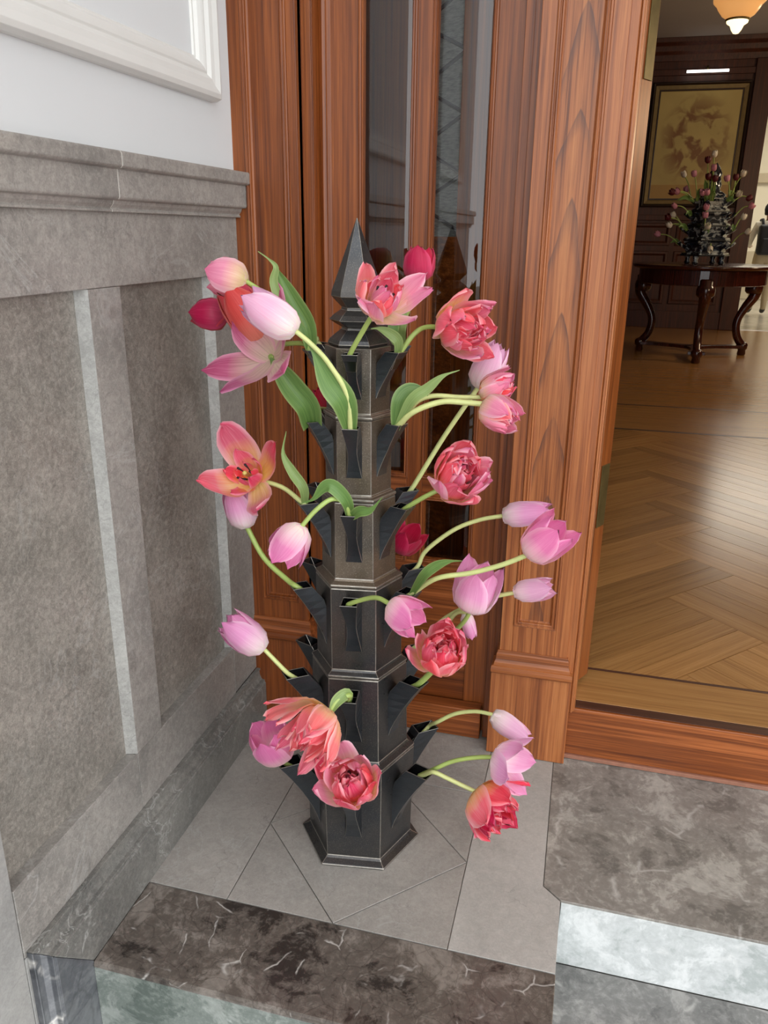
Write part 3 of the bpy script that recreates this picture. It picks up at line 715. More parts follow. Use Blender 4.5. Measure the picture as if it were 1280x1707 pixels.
# ---- delft style tiered vase on the table
N = NT('blue_white_delft'); nn = N.noise(N.co(),17,3,.5,1.2)
N.set(Base_Color=N.ramp(nn,[(.44,lin(20,26,38)),(.53,lin(38,48,64)),(.58,lin(150,158,160)),(.72,lin(190,196,196))]), Roughness=.12, Coat_Weight=.5)
delft = N.m
dv = empty('tiered_delft_vase', (tx,ty,TZ), 'blue and white tiered tulip vase on the hall table', 'vase')
vz = TZ+.075
for k in range(4):
    a = math.radians(45+90*k+12)
    MB().lathe([(.018,0.001),(.028,.012),(.018,.035),(.026,.06),(.02,.0755)],10,(tx+.16*math.cos(a),ty+.16*math.sin(a),TZ)).build('foot', delft, dv, smooth=True)
tiers = [(.212,.125),(.203,.12),(.188,.12),(.163,.12)]
zt = vz
tierz = []
for i,(r,h) in enumerate(tiers):
    MB().lathe([(r*.97,0),(r,.006),(r,.022),(r*.84,.034),(r*.84,h*.72),(r*.93,h*.84),(r*.93,h*.95),(r*.8,h)],6,(tx,ty,zt),.2).build('tier', delft, dv, .004)
    MB().lathe([(r*.9,-.004),(r*1.03,-.002),(r*1.03,.010),(r*.9,.012)],6,(tx,ty,zt),.2).build('band', plain('dark_blue_band', lin(16,20,30), .2), dv)
    tierz.append((zt+h*.7,r))
    for k in range(6):
        a = .2+math.pi/3*k; d = Vector((math.cos(a),math.sin(a),0))
        p = Vector((tx,ty,zt+h*.5))
        MB().tube([p+d*r*.78,p+d*r*1.02+Vector((0,0,h*.18)),p+d*r*1.16+Vector((0,0,h*.42))],[.018,.013,.018],8).build('nozzle', delft, dv)
    zt += h+.0005
MB().lathe([(.10,0),(.11,.02),(.05,.06),(.06,.10),(.045,.16),(.055,.19),(.03,.24),(.001,.28)],12,(tx,ty,zt)).build('finial', delft, dv, smooth=True)

# ---- visitor in the next room, seen from behind
def skinned(name, joints, edges, mats, matfn, parent):
    me = bpy.data.meshes.new(name); keys = list(joints)
    me.from_pydata([joints[k][0] for k in keys], [(keys.index(a),keys.index(b)) for a,b in edges], [])
    o = bpy.data.objects.new(name, me); COL.objects.link(o)
    sk = o.modifiers.new('skin','SKIN'); sk.use_smooth_shade = True
    for i,k in enumerate(keys):
        r = joints[k][1]; r = r if isinstance(r,tuple) else (r,r)
        me.skin_vertices[0].data[i].radius = r
    me.skin_vertices[0].data[0].use_root = True
    ss = o.modifiers.new('sub','SUBSURF'); ss.levels = 2; ss.render_levels = 2
    dg = bpy.context.evaluated_depsgraph_get(); dg.update()
    nm = bpy.data.meshes.new_from_object(o.evaluated_get(dg)); o.modifiers.clear(); o.data = nm
    nm.materials.clear()
    for mm in mats: nm.materials.append(mm)
    for p in nm.polygons: p.material_index = matfn(p.center); p.use_smooth = True
    adopt(o, parent); return o
pp = at(1275,420,12.6); px_,py_ = pp.x,12.6
hz = at(1285,338,12.6).z-ZF
S = hz/1.70
def PJ(x,y,z): return (px_+x*S, py_+y*S, ZF+z*S)
pe = empty('person', (px_,py_,ZF), 'person in a white shirt and beige trousers with a dark cap, seen from behind', 'person')
J_ = {'pelvis':(PJ(0,0,.92),(.16*S,.11*S)),'waist':(PJ(0,0,1.08),(.14*S,.10*S)),'chest':(PJ(0,.01,1.28),(.165*S,.11*S)),'neck0':(PJ(0,0,1.42),.065*S),'neck':(PJ(0,.01,1.48),.05*S),'head':(PJ(0,.03,1.56),.075*S),'crown':(PJ(0,.02,1.64),.07*S)}
E_ = [('pelvis','waist'),('waist','chest'),('chest','neck0'),('neck0','neck'),('neck','head'),('head','crown')]
for s,n_ in ((-1,'l'),(1,'r')):
    J_.update({'sh'+n_:(PJ(.17*s,0,1.38),.062*S),'el'+n_:(PJ(.24*s,.03,1.12),.045*S),'wr'+n_:(PJ(.20*s,.24,1.05),.03*S),'ha'+n_:(PJ(.18*s,.31,1.06),(.035*S,.02*S)),
               'hip'+n_:(PJ(.09*s,0,.84),.095*S),'kn'+n_:(PJ(.10*s,.01,.48),.065*S),'an'+n_:(PJ(.10*s,-.01,.10),.045*S),'to'+n_:(PJ(.11*s,.14,.045),.04*S)})
    E_ += [('chest','sh'+n_),('sh'+n_,'el'+n_),('el'+n_,'wr'+n_),('wr'+n_,'ha'+n_),('pelvis','hip'+n_),('hip'+n_,'kn'+n_),('kn'+n_,'an'+n_),('an'+n_,'to'+n_)]
    for q in range(5):
        k = f'f{n_}{q}'; off = (q-2)*.016
        J_[k] = (PJ(.18*s-off*s+(-.03*s if q == 0 else 0),.345 if q else .325,1.06),.008*S); J_[k+'t'] = (PJ(.18*s-off*s+(-.045*s if q == 0 else 0),.385-abs(q-2)*.008 if q else .35,1.045),.007*S)
        E_ += [('ha'+n_,k),(k,k+'t')]
pm = [plain('white_shirt', lin(226,220,206), .8, nscale=20, namp=.05), plain('beige_trousers', lin(176,160,128), .8, nscale=20, namp=.05), plain('skin', lin(196,150,122), .6), plain('dark_shoes', lin(40,36,34), .6)]
def pmf(c):
    h = (c.z-ZF)/S
    if h < .09: return 3
    if h < .98 and (c.y-py_)/S < .14: return 1
    if h < 1.44 and (c.y-py_)/S < .19: return 0
    return 2
skinned('body', J_, E_, pm, pmf, pe)
hd_ = Vector(PJ(0,.03,1.59))
MB().lathe([(.092*S,-.02*S),(.098*S,.01*S),(.092*S,.06*S),(.07*S,.095*S),(.03*S,.112*S),(.001,.115*S)],18,tuple(hd_)).build('cap', plain('dark_cap', lin(34,34,38), .8), pe, smooth=True)
MB().lathe([(.080*S,-.07*S),(.090*S,-.05*S),(.091*S,-.018*S),(.085*S,-.015*S)],16,tuple(hd_)).build('hair', plain('dark_hair', lin(26,20,18), .7), pe, smooth=True)
bp_ = empty('backpack', PJ(0,-.2,1.0), 'black backpack worn by the person in the white shirt', 'backpack')
blk = plain('black_nylon', lin(22,22,28), .6, nscale=30)
MB().box(px_-.17*S,px_+.17*S,py_-.27*S,py_-.115*S,ZF+.93*S,ZF+1.38*S).build('bag_body', blk, bp_, .05*S, seg=4)
MB().box(px_-.12*S,px_+.12*S,py_-.32*S,py_-.271*S,ZF+.95*S,ZF+1.18*S).build('pocket', blk, bp_, .03*S, seg=3)
for s in (-1,1):
    MB().tube([PJ(.10*s,-.13,1.34),PJ(.115*s,-.09,1.455),PJ(.12*s,.05,1.45),PJ(.12*s,.14,1.34)],.02*S,6).build('strap', blk, bp_, smooth=True)

# ================================================================== PAGODA VASE
VC = Vector((-.386,1.316)); TH = math.radians(8.5); LEAN = -.0055   # slight lean in x per metre
vs = empty('pagoda_tulip_vase', (VC.x,VC.y,0), 'tall dark metallic hexagonal pagoda vase with square spouts, holding tulips', 'vase')
def vc(z): return VC.x+LEAN*z
# tiers: z bottom, z top, flange radius, body radius bottom, body radius top, flange height
TIERS = {6:(.0,.2235,.124,.1065,.1105,.016),5:(.2240,.4150,.1112,.0962,.0925,.014),4:(.4155,.5945,.0940,.0822,.0822,.014),
         3:(.5950,.7530,.0826,.0690,.0672,.014),2:(.7535,.8975,.0690,.0592,.0596,.012),1:(.8980,1.0180,.0622,.0556,.0575,.011)}
EX = {1:(.018,.046),2:(.020,.046),3:(.024,.058),4:(.026,.062),5:(.028,.073),6:(.030,.077)}
HW = {1:.0138,2:.0142,3:.0150,4:.0155,5:.0164,6:.0166}
SPN = {'F':-90,'RF':-30,'RB':30,'B':90,'LB':150,'LF':210}
def spout_frame(tier, key):
    a = math.radians(SPN[key])+TH; n = Vector((math.cos(a),math.sin(a),0)); t = Vector((-n.y,n.x,0)); return n,t
def mouth(tier, key, k=.6, s=0.0):
    z0,z1,fl_,rb,rt,fh = TIERS[tier]; n,t = spout_frame(tier,key); ap = rt*.866; ei,eo = EX[tier]
    return Vector((vc(z1),VC.y,z1-.004))+n*(ap+ei+(eo-ei)*k)+t*s
for tr_,(z0,z1,rf,rb,rt,fh) in TIERS.items():
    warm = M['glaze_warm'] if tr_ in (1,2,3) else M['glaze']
    pr = [(rf*.97,.0012 if z0 == 0 else z0),(rf,z0+.0022),(rf,z0+.005),(rf*.985,z0+.0065),(rb+(rf-rb)*.25,z0+fh*.75),(rb,z0+fh),(rt,z1-.0015),(rt*.985,z1)]
    mb = MB()
    V = []; Fc = []
    for r,z in pr:
        for i in range(6):
            a = TH+math.pi/3*i; V.append((vc(z)+r*math.cos(a),VC.y+r*math.sin(a),z))
    for k in range(len(pr)-1):
        for i in range(6): Fc.append((k*6+i,k*6+(i+1)%6,(k+1)*6+(i+1)%6,(k+1)*6+i))
    Fc += [tuple(range(6))[::-1], tuple(range((len(pr)-1)*6,len(pr)*6))]
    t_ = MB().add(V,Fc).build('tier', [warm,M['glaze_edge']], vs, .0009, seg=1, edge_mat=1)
    BASES[t_.name] = BASES[vs.name]
    hh = z1-z0; ei,eo = EX[tr_]; hw = HW[tr_]
    zb = z0+hh*.30; zj = z1-hh*.22; zm = z1-.004
    for key in SPN:
        n,t = spout_frame(tr_,key)
        # rows: z, inner distance, outer distance, half width inner, half width outer
        rows = []
        for q in range(9):
            k = q/8
            z = zb+(zm-zb)*k
            rbz = (rb+(rt-rb)*((z-z0)/hh))*.866
            out = rbz+.0012+(eo-.0012)*(k**1.35)
            inn = rbz-.0004 if z < zj else rbz-.0004+(ei+.0004)*((z-zj)/(zm-zj))
            wo = hw*(.56+.44*abs(2*k-1)**1.6) if k < .5 else hw*(.56+.44*abs(2*k-1)**1.3)
            rows.append((z,inn,out,hw*1.0,wo))
        V = []; Fc = []
        def P(z,dist,s): return Vector((vc(z),VC.y,z))+n*dist+t*s
        for z,i_,o_,wi,wo in rows:
            V += [P(z,i_,-wi),P(z,o_,-wo),P(z,o_,wo),P(z,i_,wi)]
        for q in range(8):
            for j in range(4): Fc.append((4*q+j,4*q+(j+1)%4,4*q+4+(j+1)%4,4*q+4+j))
        Fc.append((3,2,1,0))
        # mouth rim and hollow
        w_ = .0022; z,i_,o_,wi,wo = rows[-1]
        b = len(V)
        V += [P(z+.0002,i_+w_,-wi+w_),P(z+.0002,o_-w_,-wo+w_),P(z+.0002,o_-w_,wo-w_),P(z+.0002,i_+w_,wi-w_)]
        for j in range(4): Fc.append((32+j,32+(j+1)%4,b+(j+1)%4,b+j))
        n_out = len(Fc)
        zz = z-.030; i2 = rows[-3][1]+w_; o2 = rows[-3][2]-.004
        c_ = len(V)
        V += [P(zz,i2,-hw*.6),P(zz,o2,-hw*.6),P(zz,o2,hw*.6),P(zz,i2,hw*.6)]
        for j in range(4): Fc.append((b+j,b+(j+1)%4,c_+(j+1)%4,c_+j))
        Fc.append((c_,c_+1,c_+2,c_+3))
        me = mesh('spout', V, Fc)
        for mm in (M['glaze_dark'],M['glaze_edge'],M['spout_in']): me.materials.append(mm)
        for p in me.polygons:
            if p.index >= n_out: p.material_index = 2
        o = bpy.data.objects.new('spout', me); COL.objects.link(o); o.parent = t_
        o.matrix_parent_inverse = Matrix.Identity(4)
        bv = o.modifiers.new('bevel','BEVEL'); bv.width = .0005; bv.segments = 1; bv.limit_method = 'ANGLE'; bv.angle_limit = math.radians(50); bv.material = 1
# finial: hexagonal spire over turned collar
zf = 1.0185
pr = [(.050,0),(.0515,.004),(.048,.010),(.036,.020),(.028,.026),(.027,.029),(.040,.036),(.0485,.042),(.040,.050),(.028,.058),(.027,.062),(.038,.073),(.0445,.080),(.0435,.088),(.0008,.202)]
V = []; Fc = []
for r,z in pr:
    for i in range(6):
        a = TH+math.pi/3*i; V.append((vc(zf+z)+r*math.cos(a),VC.y+r*math.sin(a),zf+z))
for k in range(len(pr)-1):
    for i in range(6): Fc.append((k*6+i,k*6+(i+1)%6,(k+1)*6+(i+1)%6,(k+1)*6+i))
Fc += [tuple(range(6))[::-1], tuple(range((len(pr)-1)*6,len(pr)*6))]
MB().add(V,Fc).build('finial', [M['glaze'],M['glaze_edge']], vs, .0008, seg=1, edge_mat=1)

# ================================================================== TULIPS
def interp(tab, v):
    for (a,*A),(b,*B) in zip(tab,tab[1:]):
        if v <= b:
            k = (v-a)/(b-a) if b > a else 0; k = k*k*(3-2*k)*.5+k*.5
            return [p+(q-p)*k for p,q in zip(A,B)]
    return tab[-1][1:]
CLOSED = [(0,.02,0),(.12,.18,.03),(.3,.31,.18),(.5,.335,.40),(.75,.29,.72),(1,.17,1.0)]
OPEN   = [(0,.02,0),(.12,.20,.03),(.3,.44,.16),(.5,.62,.36),(.75,.80,.60),(1,1.0,.78)]
FLAT   = [(0,.02,0),(.12,.22,.02),(.3,.52,.06),(.5,.80,.13),(.75,1.05,.16),(1,1.28,.08)]
def petal_mesh(rng, L, openness, fat, width, ruffle, phi, point=1.0, curl=0.0, nu=9, nv=11, twist=0.0):
    V = []; UV = []
    s1,s2,s3 = (rng.uniform(0,6.28) for _ in range(3))
    for j in range(nv):
        v = j/(nv-1)
        r0,z0 = interp(CLOSED,v); r1,z1 = interp(OPEN,v); r2,z2 = interp(FLAT,v)
        if openness <= 1: r,z = r0+(r1-r0)*openness, z0+(z1-z0)*openness
        else: k = openness-1; r,z = r1+(r2-r1)*k, z1+(z2-z1)*k
        r *= fat/.345*.345/.345*.345 if False else fat/.345
        r *= L; z *= L
        r += curl*L*max(0,v-.6)**2*1.6; z -= abs(curl)*L*max(0,v-.7)**2*.8
        w = width*L*(.20+.80*math.sin(math.pi*min(1,v**.8*.98))**.75) if v < 1 else width*L*.05*(2-point)
        if v > .8: w *= (1-((v-.8)/.2)**2.2*(.55+.3*point))
        rho = max(r*1.05,.16*L)
        ph = phi+twist*v
        nx,ny = math.cos(ph),math.sin(ph)
        for i in range(nu):
            u = i/(nu-1)*2-1
            a = u*w/rho; a = max(-2.2,min(2.2,a))
            rr = r-rho+rho*math.cos(a); tt = rho*math.sin(a)
            ru = ruffle*L*(math.sin(u*5+s1+v*3)*.5+math.sin(v*9+s2+u*2)*.5)*(.2+.8*abs(u))*(.25+v)
            rr += ru; zz = z+ruffle*L*math.sin(u*7+s3)*v*.6 - .05*L*abs(u)**2.5*v
            V.append((nx*rr-ny*tt, ny*rr+nx*tt, zz)); UV.append(((u+1)/2,v))
    Fc = [(j*nu+i,j*nu+i+1,(j+1)*nu+i+1,(j+1)*nu+i) for j in range(nv-1) for i in range(nu-1)]
    return mesh('petal', V, Fc, True, UV)
def frame_to(base, tip, roll=0):
    z = (Vector(tip)-Vector(base)); L = z.length; z.normalize()
    x = z.orthogonal().normalized()
    x = (Vector((0,-1,0.3))-z*Vector((0,-1,0.3)).dot(z))
    if x.length < .05: x = z.orthogonal()
    x.normalize(); y = z.cross(x)
    m_ = Matrix((x,y,z)).transposed().to_4x4() @ Matrix.Rotation(roll,4,'Z'); m_.translation = Vector(base); return m_, L
def leaf_obj(root, pts, wmax, mat, roll=0.0, fold=.35, basew=.5):
    P = spline(pts,5); n = len(P); V = []; UV = []; nu = 7
    prev = None
    for i,p in enumerate(P):
        k = i/(n-1); t = (P[min(i+1,n-1)]-P[max(i-1,0)]).normalized()
        view = (Vector((0,0,CAM_H))-p).normalized()
        s = t.cross(view); s = s.normalized() if s.length > 1e-3 else prev
        if prev is not None and s.dot(prev) < 0: s = -s
        prev = s; nn = s.cross(t)
        rl = roll[0]+(roll[1]-roll[0])*k if isinstance(roll,tuple) else roll
        s2 = s*math.cos(rl)+nn*math.sin(rl); n2 = nn*math.cos(rl)-s*math.sin(rl)
        w = wmax*.5*(basew+(1-basew)*math.sin(math.pi*min(1,k*1.1+.08)))*(1-max(0,(k-.55)/.45)**1.8)+.0006
        for q in range(nu):
            u = q/(nu-1)*2-1
            V.append(p+s2*u*w+n2*(abs(u)**1.4*w*fold)); UV.append(((u+1)/2,k))
    Fc = [(j*nu+i,j*nu+i+1,(j+1)*nu+i+1,(j+1)*nu+i) for j in range(n-1) for i in range(nu-1)]
    o = link('leaf', mesh('leaf',V,Fc,True,UV), mat, root)
    return o
GRP = 'tulips standing in the pagoda vase'
def tulip(label, kind, mat, spout, base, tip, via=(), opn=.1, fat=.33, seed=1, leaves=(), stem=None, roll=0.0, wid=None, petals=None, srad=.0042, k=.75, side=0.0, size=None):
    rng = random.Random(seed)
    b = at(*base); tp = at(*tip); m0 = mouth(*spout,k=k,s=side); n_,t_ = spout_frame(*spout)
    low = m0-n_*.018-Vector((0,0,.016))
    root = empty('tulip', tuple(m0), label, 'tulip', GRP)
    mx,L = frame_to(b,tp,roll)
    if size: L = size
    ax = (tp-b).normalized()
    pts = [low,m0]+[at(*p) for p in via]+[b-ax*.006*0, b+ax*.004]
    P = spline(pts,6)
    MB().tube(P,[srad*(1.05-.12*i/len(P)) for i in range(len(P)-2)]+[srad*1.15,srad*1.3],8).build('stem', stem or M['stem'], root, smooth=True)
    def add(me,mt,jit=0.0):
        if jit: me.transform(Matrix.Rotation(rng.uniform(-jit,jit),4,'X') @ Matrix.Rotation(rng.uniform(-jit,jit),4,'Y'))
        me.transform(mx); o = link('petal', me, mt, root); return o
    mats = mat if isinstance(mat,(list,tuple)) else [mat]
    if kind == 'S':
        if opn < .5: fat *= .90; L *= 1.05
        for i in range(6):
            outer = i < 3
            ph = (i%3)*2*math.pi/3+(0 if outer else math.pi/3)+rng.uniform(-.12,.12)
            op = opn*(1.0 if outer else .75)+rng.uniform(-.05,.10)*(.6+opn)
            add(petal_mesh(rng,L*(1.0 if outer else .97)*rng.uniform(.95,1.03),max(0,op),fat*(1.0 if outer else .92),(wid or .36),.010+.012*opn,ph,1.0,rng.uniform(-.05,.12)*(.3+opn)), M[rng.choice(mats)])
    elif kind == 'D':
        spec = [(c,l*.82,o*.75,f) for c,l,o,f in petals] if petals else [(7,.98,opn*.62+.10,1.0),(8,.95,opn*.48,.92),(7,.90,opn*.36,.72),(6,.84,opn*.3,.48),(3,.78,opn*.2,.28)]
        for w_,(cnt,l,op,f) in enumerate(spec):
            for i in range(cnt):
                ph = 2*math.pi*i/cnt+w_*.55+rng.uniform(-.2,.2)
                add(petal_mesh(rng,L*l*rng.uniform(.88,1.08),max(0,min(1.9,op+rng.uniform(-.16,.18))),fat*.88*f,(wid or .31)*rng.uniform(.8,1.2),.060,ph,rng.uniform(-.2,.45),rng.uniform(-.35,.15)), M[rng.choice(mats)],.10)
        mb = MB().lathe([(.035*L,0),(.05*L,.15*L),(.045*L,.40*L),(.06*L,.44*L),(.03*L,.48*L)],8); me = mesh('pistil',mb.v,mb.f,True); me.transform(mx); link('pistil',me,M['pistil'],root)
        for i in range(5):
            a = i*1.26+rng.uniform(-.2,.2); d = Vector((math.cos(a),math.sin(a),0))
            mb = MB().tube([d*.05*L+Vector((0,0,.1*L)),d*.14*L+Vector((0,0,.36*L)),d*.17*L+Vector((0,0,.52*L))],[.012*L,.014*L,.03*L],5)
            me = mesh('stamen',mb.v,mb.f,True); me.transform(mx); link('stamen',me,M['stamen'],root)
    for lf in leaves:
        pts = [at(*p) for p in lf['p']]
        if lf.get('root',True): pts = [m0-Vector((0,0,.008))-n_*.006]+pts
        leaf_obj(root,pts,lf['w'],M[lf.get('m','leaf')],lf.get('roll',0.0),lf.get('fold',.35),lf.get('bw',.22))
    return root

SG = M['stem_dark']
tulip('open blush pink double tulip right in front of the spire','D',['blush','salmon','coral'],(1,'F'),(626,516,1.195),(662,452,1.150),[],.35,.46,11,stem=SG,petals=[(2,1.15,.95,.9),(6,1.08,.75,1.0),(7,1.0,.45,.95),(6,.95,.2,.7)],size=.078)
tulip('upright crimson single tulip at the top right of the spire','S','crimson',(1,'RB'),(697,469,1.365),(701,410,1.37),[(662,560,1.36),(686,505,1.362)],.12,.46,12,wid=.5,stem=SG,
      leaves=[dict(p=[(664,552,1.34),(672,528,1.34),(678,505,1.35)],w=.024,m='leaf_pale'),dict(p=[(655,556,1.33),(660,530,1.34),(664,512,1.35)],w=.018)])
tulip('full coral double tulip facing out just below the crimson one at upper right','D',['coral','blush','coral'],(1,'RF'),(748,548,1.33),(798,552,1.275),[(690,557,1.29),(712,545,1.31)],.42,.44,13,stem=SG,
      leaves=[dict(p=[(664,570,1.27),(650,556,1.265),(632,548,1.26),(618,548,1.255)],w=.016,m='leaf_pale')],size=0.09)
tulip('pale lilac tulip on a long straight stem tucked under the full coral one','S','pale',(3,'RB'),(796,647,1.405),(834,574,1.41),[(740,728,1.40)],.02,.34,14,srad=.0046)
tulip('coral and cream double tulip nodding at the right edge, upper of a pair','D',['coral','blush','red'],(2,'RF'),(803,662,1.315),(856,628,1.31),[(692,672,1.285),(722,660,1.295),(765,662,1.31)],.15,.42,15,side=.004,size=0.064)
tulip('cream based pink double tulip drooping below its coral twin','D',['blush','blush','salmon'],(2,'RF'),(806,674,1.27),(848,700,1.25),[(690,686,1.265),(735,670,1.268),(775,671,1.27)],.25,.46,16,side=-.004,srad=.005,
      leaves=[dict(p=[(685,668,1.26),(712,648,1.262),(738,627,1.265),(766,617,1.27)],w=.017,m='leaf_pale'),dict(p=[(668,676,1.275),(680,656,1.28),(700,650,1.285),(716,662,1.29)],w=.034,roll=.4)],size=0.066)
tulip('ruffled coral double tulip right of the second tier against the glass','D',['coral','blush','coral'],(3,'RF'),(750,808,1.275),(786,768,1.215),[(712,826,1.265)],.45,.43,17,stem=SG,size=0.094)
tulip('small crimson bud at the far left pointing to the wall','S','crimson',(1,'LB'),(377,526,1.335),(322,523,1.335),[(520,560,1.345),(450,540,1.34)],.03,.48,18,wid=.5)
tulip('pink and cream striped tulip at the top of the left cluster','S','blush',(1,'LF'),(412,470,1.27),(350,458,1.265),[(512,550,1.262),(468,508,1.268)],.22,.48,19,wid=.5,stem=SG,
      leaves=[dict(p=[(512,545,1.25),(490,505,1.255),(468,462,1.26),(458,438,1.262)],w=.030,fold=.5),dict(p=[(500,540,1.245),(468,500,1.245),(456,470,1.245),(460,446,1.245),(448,432,1.245),(430,419,1.245)],w=.013,m='leaf_pale')])
tulip('wide open mauve tulip with long limp petals in the left cluster','S','mauve',(2,'LF'),(454,597,1.225),(398,556,1.175),[(502,668,1.238),(475,628,1.232)],1.15,.50,20,wid=.42,stem=SG,
      leaves=[dict(p=[(512,678,1.235),(490,650,1.225),(465,615,1.22),(450,596,1.218)],w=.040,fold=.6,bw=.7)])
tulip('pale pink tulip with white base lying across the left cluster','S','pale',(2,'F'),(494,553,1.165),(410,494,1.16),[(579,660,1.20),(548,606,1.185),(520,575,1.175)],.12,.32,21,stem=M['stem'],
      leaves=[dict(p=[(574,672,1.198),(552,640,1.19),(530,600,1.182),(510,566,1.175)],w=.042,m='leaf',fold=.25)])
tulip('coral red tulip held upright behind the pale pink one','S','redcoral',(1,'LF'),(450,576,1.275),(378,472,1.265),[(500,572,1.27)],.10,.31,22,k=.5,stem=SG)
tulip('open red double tulip with splayed petals left of the third tier','D',['red','coral','red'],(3,'LF'),(424,798,1.265),(390,778,1.205),[(470,812,1.26)],.55,.48,23,petals=[(4,1.45,.95,.9),(5,.85,.6,.9),(4,.7,.3,.8)],
      leaves=[dict(p=[(506,815,1.235),(488,788,1.235),(472,756,1.235),(477,719,1.235)],w=.017,m='leaf_pale',fold=.5)],size=0.08)
tulip('lilac tulip standing upside of its curved stem beneath the splayed red one','S','lilac',(4,'LF'),(412,879,1.275),(388,806,1.27),[(478,966,1.25),(440,930,1.265)],.02,.34,24,stem=SG,srad=.005)
tulip('lilac tulip hanging down in front of the left spouts','S','lilac_deep',(3,'F'),(504,876,1.155),(466,936,1.14),[(574,838,1.195),(553,832,1.18),(527,850,1.165)],.38,.36,25,stem=SG,
      leaves=[dict(p=[(578,836,1.19),(556,812,1.18),(540,812,1.18),(522,832,1.182),(502,839,1.185)],w=.022,fold=.3),dict(p=[(598,853,1.195),(618,850,1.19),(637,829,1.19)],w=.017,fold=.5)])
tulip('lilac tulip leaning toward the stone wall, lowest on the left side','S','lilac',(5,'LF'),(441,1083,1.225),(372,1030,1.215),[(470,1113,1.225)],.14,.32,26)
tulip('deep lilac tulip bending right across the middle tier','S','lilac_deep',(4,'F'),(648,1006,1.145),(704,1044,1.125),[(611,998,1.175),(630,997,1.16)],.42,.36,27,stem=SG)
tulip('large ruffled red double tulip right of the middle tiers','D',['red','coral','coral'],(5,'RF'),(733,1104,1.245),(744,1058,1.185),[(719,1120,1.25)],.42,.44,28,stem=SG,srad=.0055,size=0.098)
tulip('lilac tulip lying level at the right, uppermost of the lilac ones','S','lilac',(4,'RB'),(838,860,1.405),(916,852,1.40),[(710,918,1.40),(755,884,1.405),(798,867,1.408)],.04,.28,29)
tulip('lilac tulip flaring upward at the far right','S','lilac_deep',(4,'RF'),(879,925,1.225),(944,872,1.215),[(728,964,1.245),(785,955,1.24),(835,942,1.232)],.22,.36,30,srad=.0046,
      leaves=[dict(p=[(706,960,1.235),(726,944,1.23),(748,936,1.228),(770,935,1.225)],w=.017,fold=.3)])
tulip('upright lilac tulip with white base above the large ruffled red one','S','lilac',(5,'RB'),(784,1018,1.315),(806,942,1.305),[(735,1072,1.36),(770,1040,1.325)],.22,.36,31,stem=SG)
tulip('half hidden lilac bud behind the large ruffled red tulip','S','lilac',(5,'RB'),(776,1022,1.345),(787,1064,1.345),[(728,1062,1.375),(758,1024,1.355)],.05,.26,32,k=.4,side=.006)
tulip('narrow lilac tulip pointing right in front of the pilaster','S','pale',(5,'RB'),(857,988,1.345),(922,977,1.335),[(730,1040,1.375),(775,1012,1.365),(818,996,1.355)],.14,.27,33,side=-.004)
tulip('white based lilac tulip arching low over the plinth','S','pale',(6,'RB'),(820,1191,1.365),(880,1230,1.36),[(728,1204,1.385),(758,1190,1.382),(792,1186,1.375)],.06,.28,34)
tulip('wide open lilac tulip drooping at the lower right','S','lilac',(6,'RF'),(822,1262,1.225),(884,1286,1.20),[(728,1280,1.235),(755,1269,1.235),(790,1263,1.23)],.62,.40,35,stem=SG,wid=.42,side=.005)
tulip('red double tulip hanging lowest at the right','D',['red','crimson','coral'],(6,'RF'),(793,1320,1.215),(826,1356,1.185),[(722,1287,1.225),(745,1297,1.22),(772,1310,1.217)],.80,.42,36,side=-.005,size=0.09)
tulip('big salmon double tulip hanging down left of the lower tiers','D',['salmon','salmon','coral'],(5,'F'),(548,1188,1.125),(512,1228,1.075),[(582,1159,1.155),(562,1168,1.138)],.75,.46,37,stem=SG,srad=.005,
      leaves=[dict(p=[(578,1157,1.15),(562,1168,1.135),(553,1186,1.125),(552,1203,1.12)],w=.02,m='leaf_pale')],size=0.098,wid=0.22)
tulip('short lilac cup shaped tulip at the lower left beside the salmon one','S','lilac_deep',(6,'LF'),(468,1264,1.185),(440,1214,1.16),[],.22,.42,38,stem=SG,wid=.42)
tulip('red double tulip with yellow heart at the front of the lowest tier','D',['red','coral','blush'],(6,'F'),(592,1316,1.125),(578,1284,1.07),[],.42,.44,39,stem=SG,size=0.094)
tulip('small crimson tulip half hidden behind the left of the top tier','S','crimson',(2,'LB'),(549,682,1.385),(528,646,1.385),[],.1,.34,40)
tulip('crimson tulip peeping out behind the right of the third tier','S','crimson',(4,'B'),(662,918,1.43),(690,876,1.425),[],.35,.42,41)

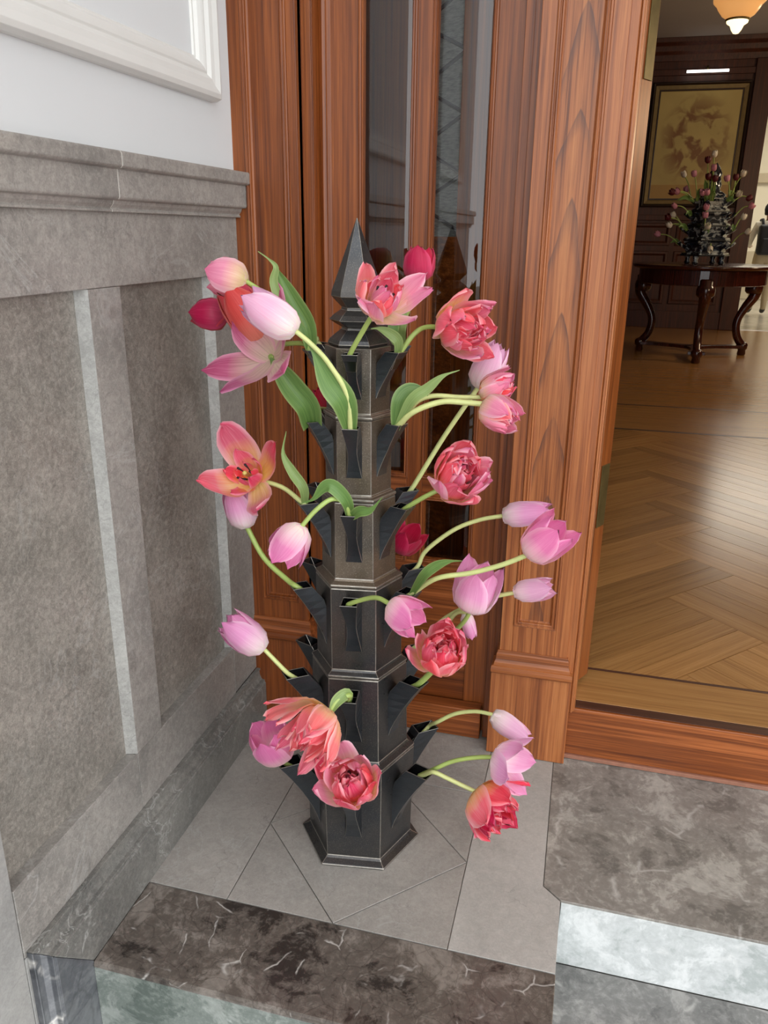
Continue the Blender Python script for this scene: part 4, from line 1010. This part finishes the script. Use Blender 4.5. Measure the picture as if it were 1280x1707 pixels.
# ---- small tulips in the delft vase
BGH = [(1191,256,'w'),(1190,279,'p'),(1180,266,'d'),(1181,294,'d'),(1192,297,'d'),(1212,297,'p'),(1140,290,'w'),(1157,289,'p'),(1144,315,'p'),(1120,320,'d'),(1128,319,'p'),(1171,321,'p'),(1179,320,'p'),(1232,323,'w'),(1253,343,'p'),(1249,330,'d'),(1240,361,'w'),(1247,386,'w'),(1124,343,'p'),(1122,358,'w'),(1113,362,'d'),(1115,375,'w'),(1096,390,'p'),(1177,345,'p'),(1176,358,'p'),(1180,377,'w'),(1184,415,'w'),(1239,289,'w'),(1227,295,'d')]
bgm = {'w':plain('small_white_petal', lin(226,220,204), .5, nscale=60), 'p':plain('small_pink_petal', lin(206,140,160), .5, nscale=60), 'd':plain('small_dark_red_petal', lin(92,22,34), .5, nscale=60)}
names = {'w':'white','p':'pink','d':'dark red'}
cx_ = 1180
def nth(q): return ['first','second','third','fourth','fifth','sixth','seventh','eighth','ninth','tenth','eleventh','twelfth','thirteenth','fourteenth'][q]
for c_ in 'wpd':
    lst = sorted([h for h in BGH if h[2] == c_], key=lambda h:h[0])
    for q,(hx_,hy_,_) in enumerate(lst):
        rng = random.Random(hx_*7+hy_)
        Yh = 8.0 + (rng.uniform(-.25,.1) if abs(hx_-cx_) > 20 else -.24)
        h = at(hx_,hy_,Yh)
        # nearest tier below the head
        best = max([t for t in tierz if t[0] < h.z-.02] or [tierz[0]], key=lambda t:t[0]-abs(h.x-tx)*.5)
        d = Vector((h.x-tx,h.y-ty,0)); d = d.normalized() if d.length > .02 else Vector((0,-1,0))
        zs_ = best[0] if h.z > best[0] else tierz[0][0]
        s0 = Vector((tx,ty,zs_))+d*best[1]*1.05
        ax = ((h-s0).normalized()+Vector((0,0,.4))).normalized()
        r = empty('small_tulip', tuple(s0), f'small {names[c_]} tulip in the delft vase, {nth(q)} {names[c_]} one from the left', 'tulip', 'small tulips in the delft vase')
        mid = (s0+h)/2+Vector((0,0,.03))
        MB().tube(spline([s0,mid,h],4),.005,5).build('stem', M['stem_dark'], r, smooth=True)
        mb = MB(); L = .062
        for i in range(6):
            pm_ = petal_mesh(rng,L,rng.uniform(.0,.35),.36,.36,.01,i*math.pi/3,nu=5,nv=6)
            mb.add([v.co[:] for v in pm_.vertices],[tuple(p.vertices) for p in pm_.polygons]); bpy.data.meshes.remove(pm_)
        mxx,_ = frame_to(h-ax*L*.5,h+ax)
        me = mesh('bloom',mb.v,mb.f,True); me.transform(mxx); link('bloom',me,bgm[c_],r)
        if rng.random() < .55:
            e_ = s0+(h-s0)*.7+Vector((rng.uniform(-.06,.06),0,-.05))
            leaf_obj(r,[s0,(s0+e_)/2+Vector((0,0,.03)),e_],.035,M['leaf'])
